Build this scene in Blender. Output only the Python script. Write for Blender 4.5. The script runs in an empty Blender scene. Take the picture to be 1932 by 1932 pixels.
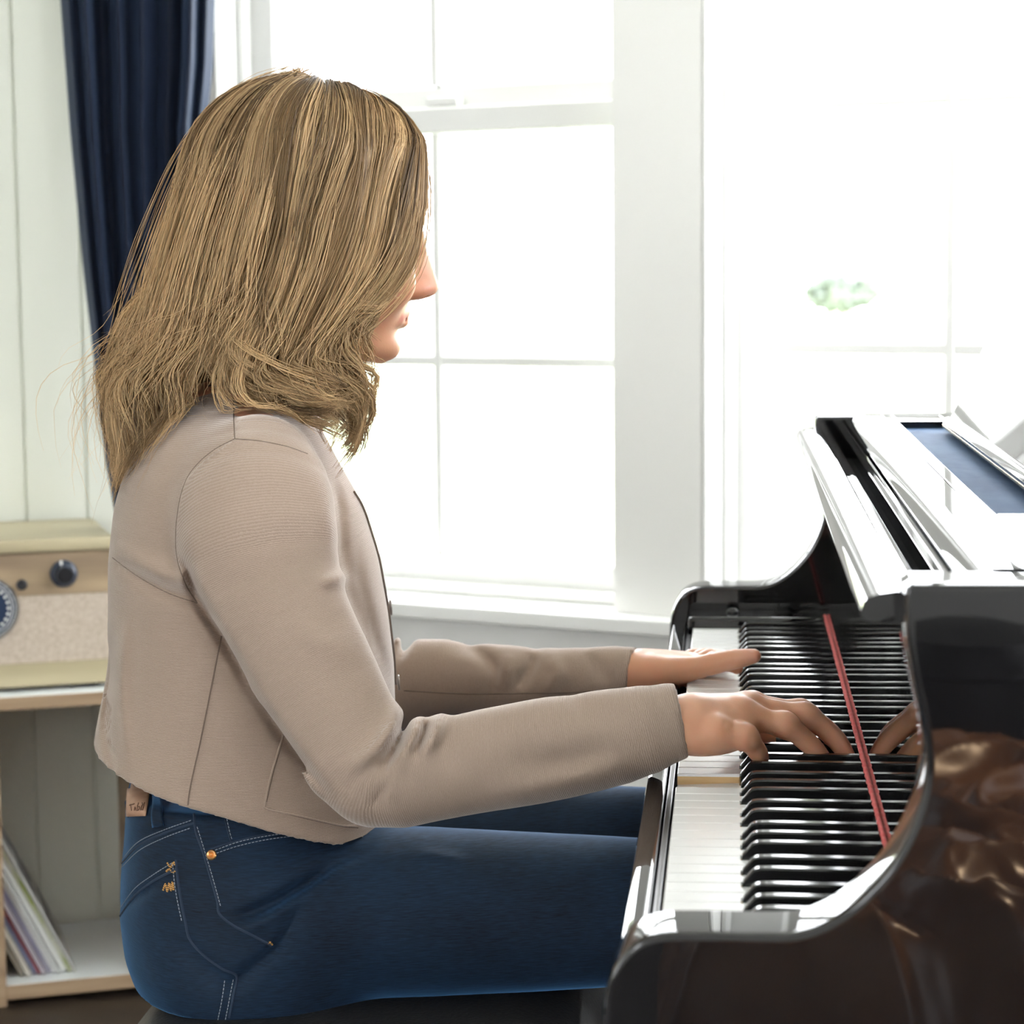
import bpy, bmesh, math, random
import numpy as np
from mathutils import Vector, Matrix
from mathutils.bvhtree import BVHTree

# ------------------------------------------------------------------ camera, sky, exposure
scene = bpy.context.scene
COL = scene.collection
KZ = 0.735                                    # height of the white key tops
CAMP = np.array([0.0444, -2.580, KZ + 0.412])
YAW, PITCH, ROLL, FPX = 0.0971571, 0.1071002, 0.0090842, 4288.4
_cy, _sy, _cp, _sp = math.cos(YAW), math.sin(YAW), math.cos(PITCH), math.sin(PITCH)
CF = np.array([-_sy * _cp, _cy * _cp, -_sp])
_r0 = np.array([_cy, _sy, 0.0]); _d0 = np.cross(CF, _r0)
CR = math.cos(ROLL) * _r0 + math.sin(ROLL) * _d0
CD = -math.sin(ROLL) * _r0 + math.cos(ROLL) * _d0

cam_data = bpy.data.cameras.new('camera')
cam_data.sensor_fit = 'HORIZONTAL'; cam_data.sensor_width = 24.0
cam_data.lens = FPX / 1932.0 * 24.0
cam_data.clip_start = 0.05; cam_data.clip_end = 200
cam_data.dof.use_dof = True
cam_data.dof.focus_distance = 1.93
cam_data.dof.aperture_fstop = 6.3
camera = bpy.data.objects.new('camera', cam_data); COL.objects.link(camera)
camera.matrix_world = Matrix(((CR[0], -CD[0], -CF[0], CAMP[0]), (CR[1], -CD[1], -CF[1], CAMP[1]),
                              (CR[2], -CD[2], -CF[2], CAMP[2]), (0, 0, 0, 1)))
scene.camera = camera
scene.view_settings.view_transform = 'Standard'
scene.view_settings.look = 'None'
scene.view_settings.gamma = 1.0
scene.view_settings.use_curve_mapping = False
scene.view_settings.exposure = 0.18

SKY = 13.0
world = bpy.data.worlds.new('overcast_sky'); scene.world = world
world.use_nodes = True
_wn = world.node_tree.nodes; _wn.clear()
_bg = _wn.new('ShaderNodeBackground'); _wo = _wn.new('ShaderNodeOutputWorld')
_bg.inputs[0].default_value = (0.945, 0.968, 1.0, 1); _bg.inputs[1].default_value = SKY
world.node_tree.links.new(_bg.outputs[0], _wo.inputs[0])

# a pixel of the photograph gives a direction; the plane it meets gives the distance
def ray(x, y): return CF + CR * ((x - 966) / FPX) + CD * ((y - 966) / FPX)
def PP(x, y, p0, n):
    v = ray(x, y); p0 = np.asarray(p0, float); n = np.asarray(n, float)
    return CAMP + v * (((p0 - CAMP) @ n) / (v @ n))
def PY(x, y, Y): return PP(x, y, (0, Y, 0), (0, 1, 0))
def PZ(x, y, Z): return PP(x, y, (0, 0, Z), (0, 0, 1))
def proj(P):
    v = P - CAMP; z = v @ CF
    return 966 + FPX * (v @ CR) / z, 966 + FPX * (v @ CD) / z

# ------------------------------------------------------------------ object helpers
def tag(o, label=None, cat=None, group=None, kind=None):
    if label: o['label'] = label
    if cat: o['category'] = cat
    if group: o['group'] = group
    if kind: o['kind'] = kind
    return o
def link(o, parent=None):
    COL.objects.link(o)
    if parent is not None:
        o.parent = parent
        o.matrix_parent_inverse = Matrix.Identity(4) if parent.get('_local') else parent_world(parent).inverted()
    return o
def parent_world(p):
    m = p.matrix_basis.copy()
    if p.parent: m = parent_world(p.parent) @ p.matrix_parent_inverse @ m
    return m
def empty(name, loc, label, cat, group=None):
    o = bpy.data.objects.new(name, None); COL.objects.link(o)
    o.empty_display_size = 0.05
    o.matrix_basis = Matrix.Translation(Vector([float(a) for a in loc]))
    return tag(o, label, cat, group)
def obj(name, me, mat=None, parent=None, smooth=False):
    if isinstance(me, bmesh.types.BMesh):
        bm = me; me = bpy.data.meshes.new(name)
        bmesh.ops.recalc_face_normals(bm, faces=bm.faces)
        bm.to_mesh(me); bm.free()
    if mat is not None:
        for m in (mat if isinstance(mat, (list, tuple)) else [mat]): me.materials.append(m)
    if smooth is True:
        me.polygons.foreach_set('use_smooth', [True] * len(me.polygons))
    elif smooth:
        me.polygons.foreach_set('use_smooth', [True] * len(me.polygons)); me.set_sharp_from_angle(angle=math.radians(smooth))
    o = bpy.data.objects.new(name, me)
    if smooth and smooth is not True:                 # keep broad faces optically flat next to their rounded edges
        wn = o.modifiers.new('weighted_normals', 'WEIGHTED_NORMAL'); wn.keep_sharp = True; wn.weight = 80
    return link(o, parent)
def mesh_np(name, V, Fq):
    me = bpy.data.meshes.new(name)
    V = np.asarray(V, np.float32); Fq = np.asarray(Fq, np.int32)
    n = Fq.shape[1]
    me.vertices.add(len(V)); me.vertices.foreach_set('co', V.ravel())
    me.loops.add(Fq.size); me.loops.foreach_set('vertex_index', Fq.ravel())
    me.polygons.add(len(Fq))
    me.polygons.foreach_set('loop_start', np.arange(0, Fq.size, n, dtype=np.int32))
    me.update(calc_edges=True); me.validate(clean_customdata=False)
    return me
def v3(p): return Vector((float(p[0]), float(p[1]), float(p[2])))
def box(bm, lo, hi, fr=None, bevel=0.0, seg=2):
    """axis box in the frame fr(a,b,c)->world (default identity)"""
    fr = fr or (lambda a, b, c: (a, b, c))
    vs = [bm.verts.new(v3(fr(x, y, z))) for x in (lo[0], hi[0]) for y in (lo[1], hi[1]) for z in (lo[2], hi[2])]
    q = [(0, 1, 3, 2), (4, 6, 7, 5), (0, 4, 5, 1), (2, 3, 7, 6), (0, 2, 6, 4), (1, 5, 7, 3)]
    fs = [bm.faces.new([vs[i] for i in f]) for f in q]
    if bevel > 0:
        es = list({e for f in fs for e in f.edges})
        bmesh.ops.bevel(bm, geom=es, offset=bevel, segments=seg, affect='EDGES', profile=0.5)
def prism(bm, pts, fr0, fr1, mat=0):
    """extrude a 2-D outline: fr0/fr1 map (a,b) to the two end faces"""
    a = [bm.verts.new(v3(fr0(*p))) for p in pts]; b = [bm.verts.new(v3(fr1(*p))) for p in pts]
    n = len(pts)
    fs = [bm.faces.new(a), bm.faces.new(b[::-1])]
    for i in range(n): fs.append(bm.faces.new([a[i], b[i], b[(i + 1) % n], a[(i + 1) % n]]))
    for f in fs: f.material_index = mat
    return fs
def tube_np(pts, rad, sides=8, cap=True):
    P = np.asarray(pts, float); n = len(P)
    R = np.broadcast_to(np.asarray(rad, float), (n,))
    T = np.gradient(P, axis=0); T /= np.linalg.norm(T, axis=1, keepdims=True) + 1e-12
    ref = np.array([0.0, 0, 1]) if abs(T[0][2]) < 0.9 else np.array([1.0, 0, 0])
    N = np.zeros_like(P); nn = np.cross(T[0], ref); nn /= np.linalg.norm(nn)
    for i in range(n):
        nn = nn - T[i] * (nn @ T[i]); nn /= np.linalg.norm(nn) + 1e-12; N[i] = nn
    B = np.cross(T, N)
    an = np.arange(sides) * 2 * math.pi / sides
    V = P[:, None] + R[:, None, None] * (N[:, None] * np.cos(an)[None, :, None] + B[:, None] * np.sin(an)[None, :, None])
    V = V.reshape(-1, 3)
    i, j = np.meshgrid(np.arange(n - 1), np.arange(sides), indexing='ij')
    a = i * sides + j; b = i * sides + (j + 1) % sides
    Fq = np.stack([a, b, b + sides, a + sides], -1).reshape(-1, 4)
    return V, Fq
def tube(name, pts, rad, mat, parent=None, sides=8):
    V, Fq = tube_np(pts, rad, sides)
    bm = bmesh.new()
    vs = [bm.verts.new(v) for v in V]
    for f in Fq: bm.faces.new([vs[i] for i in f])
    bm.faces.new(vs[:sides][::-1]); bm.faces.new(vs[-sides:])
    return obj(name, bm, mat, parent, smooth=50)
def lathe(bm, prof, fr, seg=32, mat=0):
    """prof: list (radius, height); fr(x,y,h)->world"""
    rings = []
    for r, h in prof:
        if r < 1e-6: rings.append([bm.verts.new(v3(fr(0, 0, h)))])
        else: rings.append([bm.verts.new(v3(fr(r * math.cos(2 * math.pi * k / seg), r * math.sin(2 * math.pi * k / seg), h))) for k in range(seg)])
    for A, B in zip(rings, rings[1:]):
        for k in range(seg):
            a0, a1 = A[k % len(A)], A[(k + 1) % len(A)]; b0, b1 = B[k % len(B)], B[(k + 1) % len(B)]
            vs = []
            for v in (a0, a1, b1, b0):
                if v not in vs: vs.append(v)
            if len(vs) > 2: bm.faces.new(vs).material_index = mat
def smooth_line(pts, n=60):
    """Catmull-Rom through the given points, resampled evenly"""
    P = np.asarray(pts, float)
    if len(P) < 3:
        t = np.linspace(0, 1, n)[:, None]; return P[0] * (1 - t) + P[-1] * t
    Q = np.vstack([2 * P[0] - P[1], P, 2 * P[-1] - P[-2]]); out = []
    for i in range(1, len(Q) - 2):
        t = np.linspace(0, 1, 16, endpoint=False)[:, None]
        p0, p1, p2, p3 = Q[i - 1], Q[i], Q[i + 1], Q[i + 2]
        out.append(0.5 * (2 * p1 + (p2 - p0) * t + (2 * p0 - 5 * p1 + 4 * p2 - p3) * t ** 2 + (3 * p1 - p0 - 3 * p2 + p3) * t ** 3))
    out.append(P[-1:]); L = np.vstack(out)
    s = np.concatenate([[0], np.cumsum(np.linalg.norm(np.diff(L, axis=0), axis=1))])
    t = np.linspace(0, s[-1], n)
    return np.stack([np.interp(t, s, L[:, k]) for k in range(L.shape[1])], 1)

# ------------------------------------------------------------------ materials
def mat(name, col, rough=0.5, metal=0.0, spec=0.5, coat=0.0, coat_rough=0.03, sheen=0.0, sheen_col=None, sss=0.0,
        var=None, var_scale=(8, 8, 8), var_detail=4.0, bump=0.0, bump_scale=200.0, bump_dist=0.001, emit=None, coords='Object'):
    """Principled material; var = second colour mixed in by stretched noise, bump = fine noise relief"""
    m = bpy.data.materials.new(name); m.use_nodes = True
    nt = m.node_tree; N = nt.nodes; L = nt.links
    b = N['Principled BSDF']
    b.inputs['Base Color'].default_value = (*col, 1); b.inputs['Roughness'].default_value = rough
    b.inputs['Metallic'].default_value = metal; b.inputs['Specular IOR Level'].default_value = spec
    b.inputs['Coat Weight'].default_value = coat; b.inputs['Coat Roughness'].default_value = coat_rough
    b.inputs['Sheen Weight'].default_value = sheen
    if sheen_col: b.inputs['Sheen Tint'].default_value = (*sheen_col, 1)
    if sss > 0:
        b.inputs['Subsurface Weight'].default_value = sss; b.inputs['Subsurface Radius'].default_value = (0.012, 0.005, 0.003)
        b.inputs['Subsurface Scale'].default_value = 0.6
    if emit: b.inputs['Emission Color'].default_value = (*emit[0], 1); b.inputs['Emission Strength'].default_value = emit[1]
    tc = N.new('ShaderNodeTexCoord')
    if var:
        mp = N.new('ShaderNodeMapping'); mp.inputs['Scale'].default_value = var_scale
        nz = N.new('ShaderNodeTexNoise'); nz.inputs['Scale'].default_value = 1.0; nz.inputs['Detail'].default_value = var_detail
        rp = N.new('ShaderNodeValToRGB'); rp.color_ramp.elements[0].position = 0.35; rp.color_ramp.elements[1].position = 0.65
        rp.color_ramp.elements[0].color = (*col, 1); rp.color_ramp.elements[1].color = (*var, 1)
        L.new(tc.outputs[coords], mp.inputs[0]); L.new(mp.outputs[0], nz.inputs['Vector']); L.new(nz.outputs[0], rp.inputs[0])
        L.new(rp.outputs[0], b.inputs['Base Color'])
    if bump > 0:
        n2 = N.new('ShaderNodeTexNoise'); n2.inputs['Scale'].default_value = bump_scale; n2.inputs['Detail'].default_value = 3
        bp = N.new('ShaderNodeBump'); bp.inputs['Strength'].default_value = bump; bp.inputs['Distance'].default_value = bump_dist
        L.new(tc.outputs[coords], n2.inputs['Vector']); L.new(n2.outputs[0], bp.inputs['Height']); L.new(bp.outputs[0], b.inputs['Normal'])
    return m
def glass_mat(name):
    m = bpy.data.materials.new(name); m.use_nodes = True
    nt = m.node_tree; N = nt.nodes; N.clear()
    t = N.new('ShaderNodeBsdfTransparent'); t.inputs[0].default_value = (0.98, 0.98, 0.98, 1)
    g = N.new('ShaderNodeBsdfGlossy'); g.inputs['Roughness'].default_value = 0.02
    x = N.new('ShaderNodeMixShader'); x.inputs[0].default_value = 0.05
    o = N.new('ShaderNodeOutputMaterial')
    nt.links.new(t.outputs[0], x.inputs[1]); nt.links.new(g.outputs[0], x.inputs[2]); nt.links.new(x.outputs[0], o.inputs[0])
    return m
M = {}
M['white_paint'] = mat('white_paint', (0.80, 0.80, 0.78), 0.45, bump=0.05, bump_scale=60)
M['wall_paint'] = mat('wall_paint', (0.79, 0.785, 0.755), 0.55, bump=0.08, bump_scale=90)
M['panel_paint'] = mat('panel_paint', (0.76, 0.775, 0.70), 0.5, var=(0.735, 0.75, 0.67), var_scale=(3, 3, 1), bump=0.08, bump_scale=120)
M['ceiling_paint'] = mat('ceiling_paint', (0.85, 0.85, 0.83), 0.7, bump=0.05)
M['floor_wood'] = mat('floor_wood', (0.020, 0.015, 0.012), 0.4, var=(0.034, 0.025, 0.019), var_scale=(2, 30, 2), bump=0.1, bump_scale=40)
M['glass'] = glass_mat('window_glass')
M['black_lacquer'] = mat('black_lacquer', (0.006, 0.006, 0.007), 0.015, spec=0.5, bump=0.004, bump_scale=4.0, bump_dist=0.002)
M['black_satin'] = mat('black_satin', (0.012, 0.012, 0.014), 0.28, spec=0.5, bump=0.1, bump_scale=700)
M['ivory'] = mat('ivory', (0.86, 0.86, 0.85), 0.18, spec=0.5, bump=0.01, bump_scale=30)
M['key_wood'] = mat('key_wood', (0.62, 0.40, 0.17), 0.55, var=(0.70, 0.48, 0.24), var_scale=(15, 200, 200))
M['ebony'] = mat('ebony', (0.008, 0.008, 0.009), 0.12, spec=0.6, bump=0.01, bump_scale=60)
M['red_felt'] = mat('red_felt', (0.55, 0.03, 0.03), 0.95, sheen=0.5, sheen_col=(1, 0.5, 0.45), bump=0.6, bump_scale=900)
M['brass'] = mat('brass', (0.75, 0.58, 0.28), 0.22, metal=1.0, bump=0.03)
M['chrome'] = mat('chrome', (0.75, 0.75, 0.76), 0.12, metal=1.0, bump=0.02)
M['leather'] = mat('black_leather', (0.022, 0.021, 0.02), 0.38, spec=0.5, bump=0.35, bump_scale=260, bump_dist=0.0015)
# ------------------------------------------------------------------ the room (a bay: window wall and panelled wall meet at an angle)
def cam_pt(xc, depth):                 # horizontal offset and depth from the camera -> world xy
    fh = np.array([-math.sin(YAW), math.cos(YAW)]); rh = np.array([math.cos(YAW), math.sin(YAW)])
    p = CAMP[:2] + rh * xc + fh * depth
    return np.array([p[0], p[1], 0.0])
T225 = math.radians(22.5)
A0 = cam_pt((1240 - 966) / FPX * 3.45, 3.45)                     # on the post between the two windows
AD = np.array([math.cos(T225), -math.sin(T225), 0]); AN = np.array([math.sin(T225), math.cos(T225), 0])
def FA(s, n, z): return A0 + AD * s + AN * n + np.array([0, 0, z])
def pxA(x, y, n=0.0):                  # pixel -> (s, z) on the plane n of the window wall
    p = PP(x, y, A0 + AN * n, AN); return float((p - A0) @ AD), float(p[2])
sc = pxA(300, 500)[0]
B0 = A0 + AD * sc
BD = np.array([math.cos(T225), math.sin(T225), 0]); BN = np.array([-math.sin(T225), math.cos(T225), 0])
def FB(s, n, z): return B0 + BD * s + BN * n + np.array([0, 0, z])
def pxB(x, y, n=0.0):
    p = PP(x, y, B0 + BN * n, BN); return float((p - B0) @ BD), float(p[2])
CEIL = 2.55
LB = 2.3                                # length of the panelled wall
S_R = 2.2                              # right end of the window wall
WT = 0.14
cornL = FB(-LB, 0, 0); cornR = FA(S_R, 0, 0)
YB = -5.6
def structure(name, bm, m, smooth=False):
    o = obj(name, bm, m, None, smooth); tag(o, kind='structure'); return o

bm = bmesh.new(); box(bm, (cornL[0] - 0.2, YB - 0.2, -0.06), (cornR[0] + 0.2, 1.6, 0.0)); floor = structure('floor', bm, M['floor_wood'])
bm = bmesh.new(); box(bm, (cornL[0] - 0.2, YB - 0.2, CEIL), (cornR[0] + 0.2, 1.6, CEIL + 0.1)); structure('ceiling', bm, M['ceiling_paint'])

# window wall: openings for two windows
l0, _ = pxA(408, 500); l1, _ = pxA(1156, 500); r0_, _ = pxA(1322, 500); r1_ = r0_ + 1.02
_, ZS = pxA(1150, 1163, -0.045)          # top of the window stool
ZT = 2.28
bm = bmesh.new()
for (a, b, z0, z1) in [(sc - 0.02, l0, 0, CEIL), (r1_, S_R + 0.1, 0, CEIL), (l0, r1_, 0, ZS - 0.025), (l0, l1, ZT, CEIL), (r0_, r1_, ZT, CEIL)]:
    box(bm, (a, 0, z0), (b, WT, z1), FA)
box(bm, (l1, 0, ZS), (r0_, 0.06, CEIL), FA); box(bm, (l1 + 0.062, 0.06, ZS), (r0_, WT, CEIL), FA)
wall_front = structure('wall_front', bm, M['wall_paint'])
bm = bmesh.new(); box(bm, (l0 - 0.06, -0.05, ZS - 0.026), (r1_ + 0.06, WT, ZS), FA, bevel=0.006)
stool = obj('window_stool', bm, M['white_paint'], wall_front, smooth=40)
bm = bmesh.new(); box(bm, (l0 - 0.02, -0.014, ZS - 0.10), (r1_ + 0.02, 0.0, ZS - 0.026), FA, bevel=0.003)
obj('apron', bm, M['white_paint'], wall_front, smooth=40)
bm = bmesh.new(); box(bm, (sc + 0.01, -0.012, 0), (S_R, 0.0, 0.11), FA, bevel=0.004); structure('baseboard_front', bm, M['white_paint'])

def window(idx, sa, sb, vert_px, horiz, meeting=None):
    """a sash window set back in its opening; every rail, muntin and pane is a piece of its own"""
    root = bpy.data.objects.new('window_%d' % idx, None); COL.objects.link(root); tag(root, kind='structure')
    def piece(name, a, b, n0, n1, z0, z1, m=M['white_paint'], bev=0.004):
        bm = bmesh.new(); box(bm, (a, n0, z0), (b, n1, z1), FA, bevel=bev, seg=1); return obj(name, bm, m, root)
    N0, N1 = 0.075, 0.12
    jn = 0.061 if idx == 1 else 0.0
    fw = 0.062
    piece('jamb', sa, sa + 0.012, 0.0, WT, ZS, ZT); piece('jamb', sb - 0.012, sb, jn, WT, ZS, ZT)
    piece('head_jamb', sa, sb, jn, WT, ZT - 0.012, ZT)
    piece('stop', sa + 0.012, sa + 0.03, 0.055, 0.075, ZS, ZT); piece('stop', sb - 0.03, sb - 0.012, 0.062, 0.075, ZS, ZT)
    a, b = sa + 0.012, sb - 0.012
    piece('stile', a, a + fw, N0, N1, ZS, ZT); piece('stile', b - fw, b, N0, N1, ZS, ZT)
    piece('bottom_rail', a + fw, b - fw, N0, N1, ZS + 0.012, ZS + 0.06)
    piece('sill_track', a, b, N0 - 0.02, N1, ZS, ZS + 0.02)
    piece('top_rail', a + fw, b - fw, N0, N1, ZT - 0.07, ZT - 0.012)
    zs = [ZS + 0.06] + sorted(horiz) + [ZT - 0.07]
    halves = [(ZS + 0.06, ZT - 0.07)]
    if meeting:
        piece('meeting_rail', a + fw, b - fw, N0 - 0.012, N1 - 0.02, meeting - 0.022, meeting + 0.02)
        piece('meeting_rail', a + fw, b - fw, N1 - 0.02, N1 + 0.015, meeting + 0.012, meeting + 0.055)
        bm = bmesh.new(); box(bm, ((a + b) / 2 - 0.03, N0 - 0.006, meeting + 0.02), ((a + b) / 2 + 0.03, N0 + 0.02, meeting + 0.036), FA, bevel=0.005)
        obj('sash_lock', bm, M['white_paint'], root, smooth=40)
        halves = [(ZS + 0.06, meeting - 0.02), (meeting + 0.055, ZT - 0.07)]
    sv = pxA(vert_px, 500, (N0 + N1) / 2)[0]
    mw = 0.0085
    cuts = []
    for z0, z1 in halves:
        hs = [h for h in horiz if z0 < h < z1]
        piece('muntin', sv - mw, sv + mw, N0 + 0.012, N1 - 0.012, z0, z1, bev=0.003)
        for h in hs: piece('muntin', a + fw, b - fw, N0 + 0.013, N1 - 0.013, h - mw, h + mw, bev=0.003)
        ed = [z0] + hs + [z1]
        for q0, q1 in zip(ed, ed[1:]):
            cuts += [(a + fw, sv, q0, q1), (sv, b - fw, q0, q1)]
    for (p, q, z0, z1) in cuts:
        bm = bmesh.new(); box(bm, (p, (N0 + N1) / 2 - 0.002, z0), (q, (N0 + N1) / 2 + 0.002, z1), FA)
        obj('pane', bm, M['glass'], root)
    return root
zm = pxA(1100, 215, 0.09)[1]
window(1, l0, l1 + 0.06, 829, [pxA(1000, 682, 0.1)[1], pxA(1000, -300, 0.1)[1]], zm)
window(2, r0_, r1_, 1797, [pxA(1640, 657, 0.1)[1], pxA(1640, 190, 0.1)[1], pxA(1640, -290, 0.1)[1]])

# panelled wall of upright boards
bm = bmesh.new(); box(bm, (-LB - 0.1, 0.012, 0), (0.06, WT, CEIL), FB); wall_left = structure('wall_left', bm, M['wall_paint'])
g1 = pxB(50, 970)[0]; g2 = pxB(165, 970)[0]
pw = abs(g2 - g1)
k0 = int((LB + g1) / pw)
proto = None
for k in range(-k0 - 1, 3):
    s0 = g1 + k * pw; s1 = min(s0 + pw, 0.03)
    if s0 > 0 or s1 < -LB: continue
    bm = bmesh.new()
    g = 0.0035
    prism(bm, [(s0, 0.012), (s0, 0.006), (s0 + g, 0.0), (s1 - g, 0.0), (s1, 0.006), (s1, 0.012)], lambda a, b: FB(a, b, 0.0), lambda a, b: FB(a, b, CEIL))
    obj('plank', bm, M['panel_paint'], wall_left)

# the rest of the room, with unseen window openings placed and sized for fill light
def wall_with_openings(name, p, q, opens, m):
    """vertical wall from p to q (xy); openings (s0, s1, z0, z1) leave daylight in"""
    p = np.array([*p, 0.0]); q = np.array([*q, 0.0]); L = np.linalg.norm(q - p); d = (q - p) / L; n = np.array([d[1], -d[0], 0])
    fr = lambda s, t, z: p + d * s + n * t + np.array([0, 0, z])
    bm = bmesh.new(); cur = 0.0
    for (s0, s1, z0, z1) in sorted(opens):
        box(bm, (cur, 0, 0), (s0, -WT, CEIL), fr); box(bm, (s0, 0, 0), (s1, -WT, z0), fr); box(bm, (s0, 0, z1), (s1, -WT, CEIL), fr); cur = s1
    box(bm, (cur, 0, 0), (L, -WT, CEIL), fr)
    w = structure(name, bm, m)
    for (s0, s1, z0, z1) in opens:
        for (a, b, c, e) in [(s0, s1, z0, z0 + 0.05), (s0, s1, z1 - 0.05, z1), (s0, s0 + 0.05, z0 + 0.05, z1 - 0.05), (s1 - 0.05, s1, z0 + 0.05, z1 - 0.05), ((s0 + s1) / 2 - 0.02, (s0 + s1) / 2 + 0.02, z0 + 0.05, z1 - 0.05)]:
            bm = bmesh.new(); box(bm, (a, -0.04, c), (b, -0.1, e), fr); obj('window_frame', bm, M['white_paint'], w)
    return w
wall_with_openings('wall_side_left', (cornL[0], YB), (cornL[0], cornL[1]), [(0.25, 1.6, 0.5, 2.3)], M['wall_paint'])
wall_with_openings('wall_back', (cornR[0], YB), (cornL[0], YB), [(3.5, 4.2, 1.1, 2.1)], M['wall_paint'])
wall_with_openings('wall_side_right', (cornR[0], cornR[1]), (cornR[0], YB), [(0.08, 1.55, 0.45, 2.4), (3.9, 5.3, 0.5, 2.3)], M['wall_paint'])

# outdoors: lawn, path and shrubs beyond the glass
M['lawn'] = mat('lawn', (0.30, 0.36, 0.20), 0.9, var=(0.42, 0.44, 0.28), var_scale=(0.8, 0.8, 0.8), bump=0.4, bump_scale=30, bump_dist=0.02)
M['shrub'] = mat('shrub_leaf', (0.165, 0.200, 0.165), 0.7, var=(0.19, 0.225, 0.185), var_scale=(6, 6, 6))
bm = bmesh.new(); box(bm, (-40, 1.7, -0.5), (40, 70, -0.35)); lawn = obj('lawn', bm, M['lawn']); tag(lawn, kind='structure')
# ------------------------------------------------------------------ grand piano
piano = empty('grand_piano', (0.4, -0.6, 0), 'glossy black grand piano with open keyboard in front of the windows', 'piano')
BL = M['black_lacquer']
YN0, YN1 = -1.285, -1.335          # near arm: inner and outer face
YF0, YF1 = 0.06, 0.11              # far arm
XB = 0.152                         # front of the fallboard
RIMZ = 0.974
# S-shaped cheek of the arm
cheek = [(-0.0265, 0.640), (-0.0285, 0.700), (-0.0285, 0.722), (-0.0265, 0.741), (-0.020, 0.757), (-0.009, 0.769), (0.006, 0.7745),
         (0.03, 0.7755), (0.06, 0.7755), (0.080, 0.7765), (0.095, 0.7815), (0.109, 0.7905), (0.122, 0.803), (0.133, 0.817), (0.142, 0.834),
         (0.148, 0.852), (0.1505, 0.870), (0.1495, 0.888), (0.146, 0.906), (0.1425, 0.921), (0.140, 0.936), (0.139, 0.950), (0.139, RIMZ - 0.004), (0.143, RIMZ)]
def arm_outline(xend):
    c = smooth_line(cheek, 90)
    return [tuple(p) for p in c] + [(xend, RIMZ), (xend, 0.640)]
def arm_mesh(y0, y1):
    bm = bmesh.new(); pts = arm_outline(0.52)
    n = len(pts); e = 0.005
    ins = []
    P = np.array(pts)
    T = np.roll(P, -1, 0) - np.roll(P, 1, 0); T /= np.linalg.norm(T, axis=1, keepdims=True)
    Nn = np.stack([T[:, 1], -T[:, 0]], 1); Nn[-2:] = 0
    rows = []
    s = 1 if y1 > y0 else -1
    for (off, yy) in [(e, y0), (e * 0.3, y0 + s * e * 0.3), (0, y0 + s * e), (0, y1 - s * e), (e * 0.3, y1 - s * e * 0.3), (e, y1)]:
        Q = P + Nn * off
        rows.append([bm.verts.new((float(q[0]), yy, float(q[1]))) for q in Q])
    bm.faces.new(rows[0]); bm.faces.new(rows[-1][::-1])
    for A, B in zip(rows, rows[1:]):
        for i in range(n): bm.faces.new([A[i], B[i], B[(i + 1) % n], A[(i + 1) % n]])
    return bm
o = obj('arm', arm_mesh(YN0, YN1), BL, piano, smooth=35); o['label'] = 'near glossy black arm with S-curved cheek'
o = obj('arm', arm_mesh(YF0, YF1), BL, piano, smooth=35); o['label'] = 'far glossy black arm by the window'
# rim behind the arms: straight bass side, curved treble side, round tail
def rim_path():
    out = [(0.52, YN1), (0.72, YN1), (0.92, -1.27), (1.10, -1.08), (1.26, -0.86), (1.42, -0.70), (1.54, -0.50), (1.58, -0.30), (1.54, -0.10), (1.44, 0.04), (1.28, YF1), (1.0, YF1), (0.52, YF1)]
    return smooth_line(out, 80)
RP = rim_path()
Tn = np.gradient(RP, axis=0); Tn /= np.linalg.norm(Tn, axis=1, keepdims=True)
RI = RP + np.stack([-Tn[:, 1], Tn[:, 0]], 1) * 0.05
bm = bmesh.new(); rows = []
for p, q in zip(RP, RI):
    rows.append([bm.verts.new((p[0], p[1], 0.64)), bm.verts.new((p[0], p[1], RIMZ)), bm.verts.new((q[0], q[1], RIMZ)), bm.verts.new((q[0], q[1], 0.64))])
for A, B in zip(rows, rows[1:]):
    for i in range(4): bm.faces.new([A[i], B[i], B[(i + 1) % 4], A[(i + 1) % 4]])
bm.faces.new(rows[0]); bm.faces.new(rows[-1][::-1])
obj('rim', bm, BL, piano, smooth=35)
bm = bmesh.new()
loop = [bm.verts.new((p[0], p[1], 0.90)) for p in RI]; bm.faces.new(loop)
obj('soundboard', bm, mat('spruce', (0.55, 0.36, 0.16), 0.35, var=(0.62, 0.42, 0.2), var_scale=(4, 60, 4)), piano)
bm = bmesh.new(); box(bm, (-0.02, YN0, 0.645), (0.62, YF0, 0.700), bevel=0.003); obj('keybed', bm, BL, piano)
# key slip in front of the keys
def slip(x0, x1, z0, z1, nm, m=BL, bev=0.003):
    bm = bmesh.new(); box(bm, (x0, YN0, z0), (x1, YF0, z1), bevel=bev); return obj(nm, bm, m, piano, smooth=40)
slip(-0.0245, -0.0085, 0.645, 0.7335, 'key_slip', bev=0.0035)
slip(-0.0075, -0.0025, 0.68, 0.727, 'slip_felt_rail', M['black_satin'], bev=0.001)
# key blocks at both ends
for (y0, y1) in ((YN0, -1.2245), (0.001, YF0)):
    bm = bmesh.new(); box(bm, (-0.006, y0, 0.69), (XB + 0.012, y1, KZ + 0.0125), bevel=0.005, seg=3); obj('key_block', bm, BL, piano, smooth=40)
for y in (-1.255, 0.035):
    bm = bmesh.new(); lathe(bm, [(0, 0.006), (0.004, 0.006), (0.007, 0.003), (0.007, 0)], lambda a, b, h, y=y: (0.045 + a, y + b, KZ + 0.012 + h), 16)
    obj('block_screw', bm, M['black_satin'], piano, smooth=40)
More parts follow.
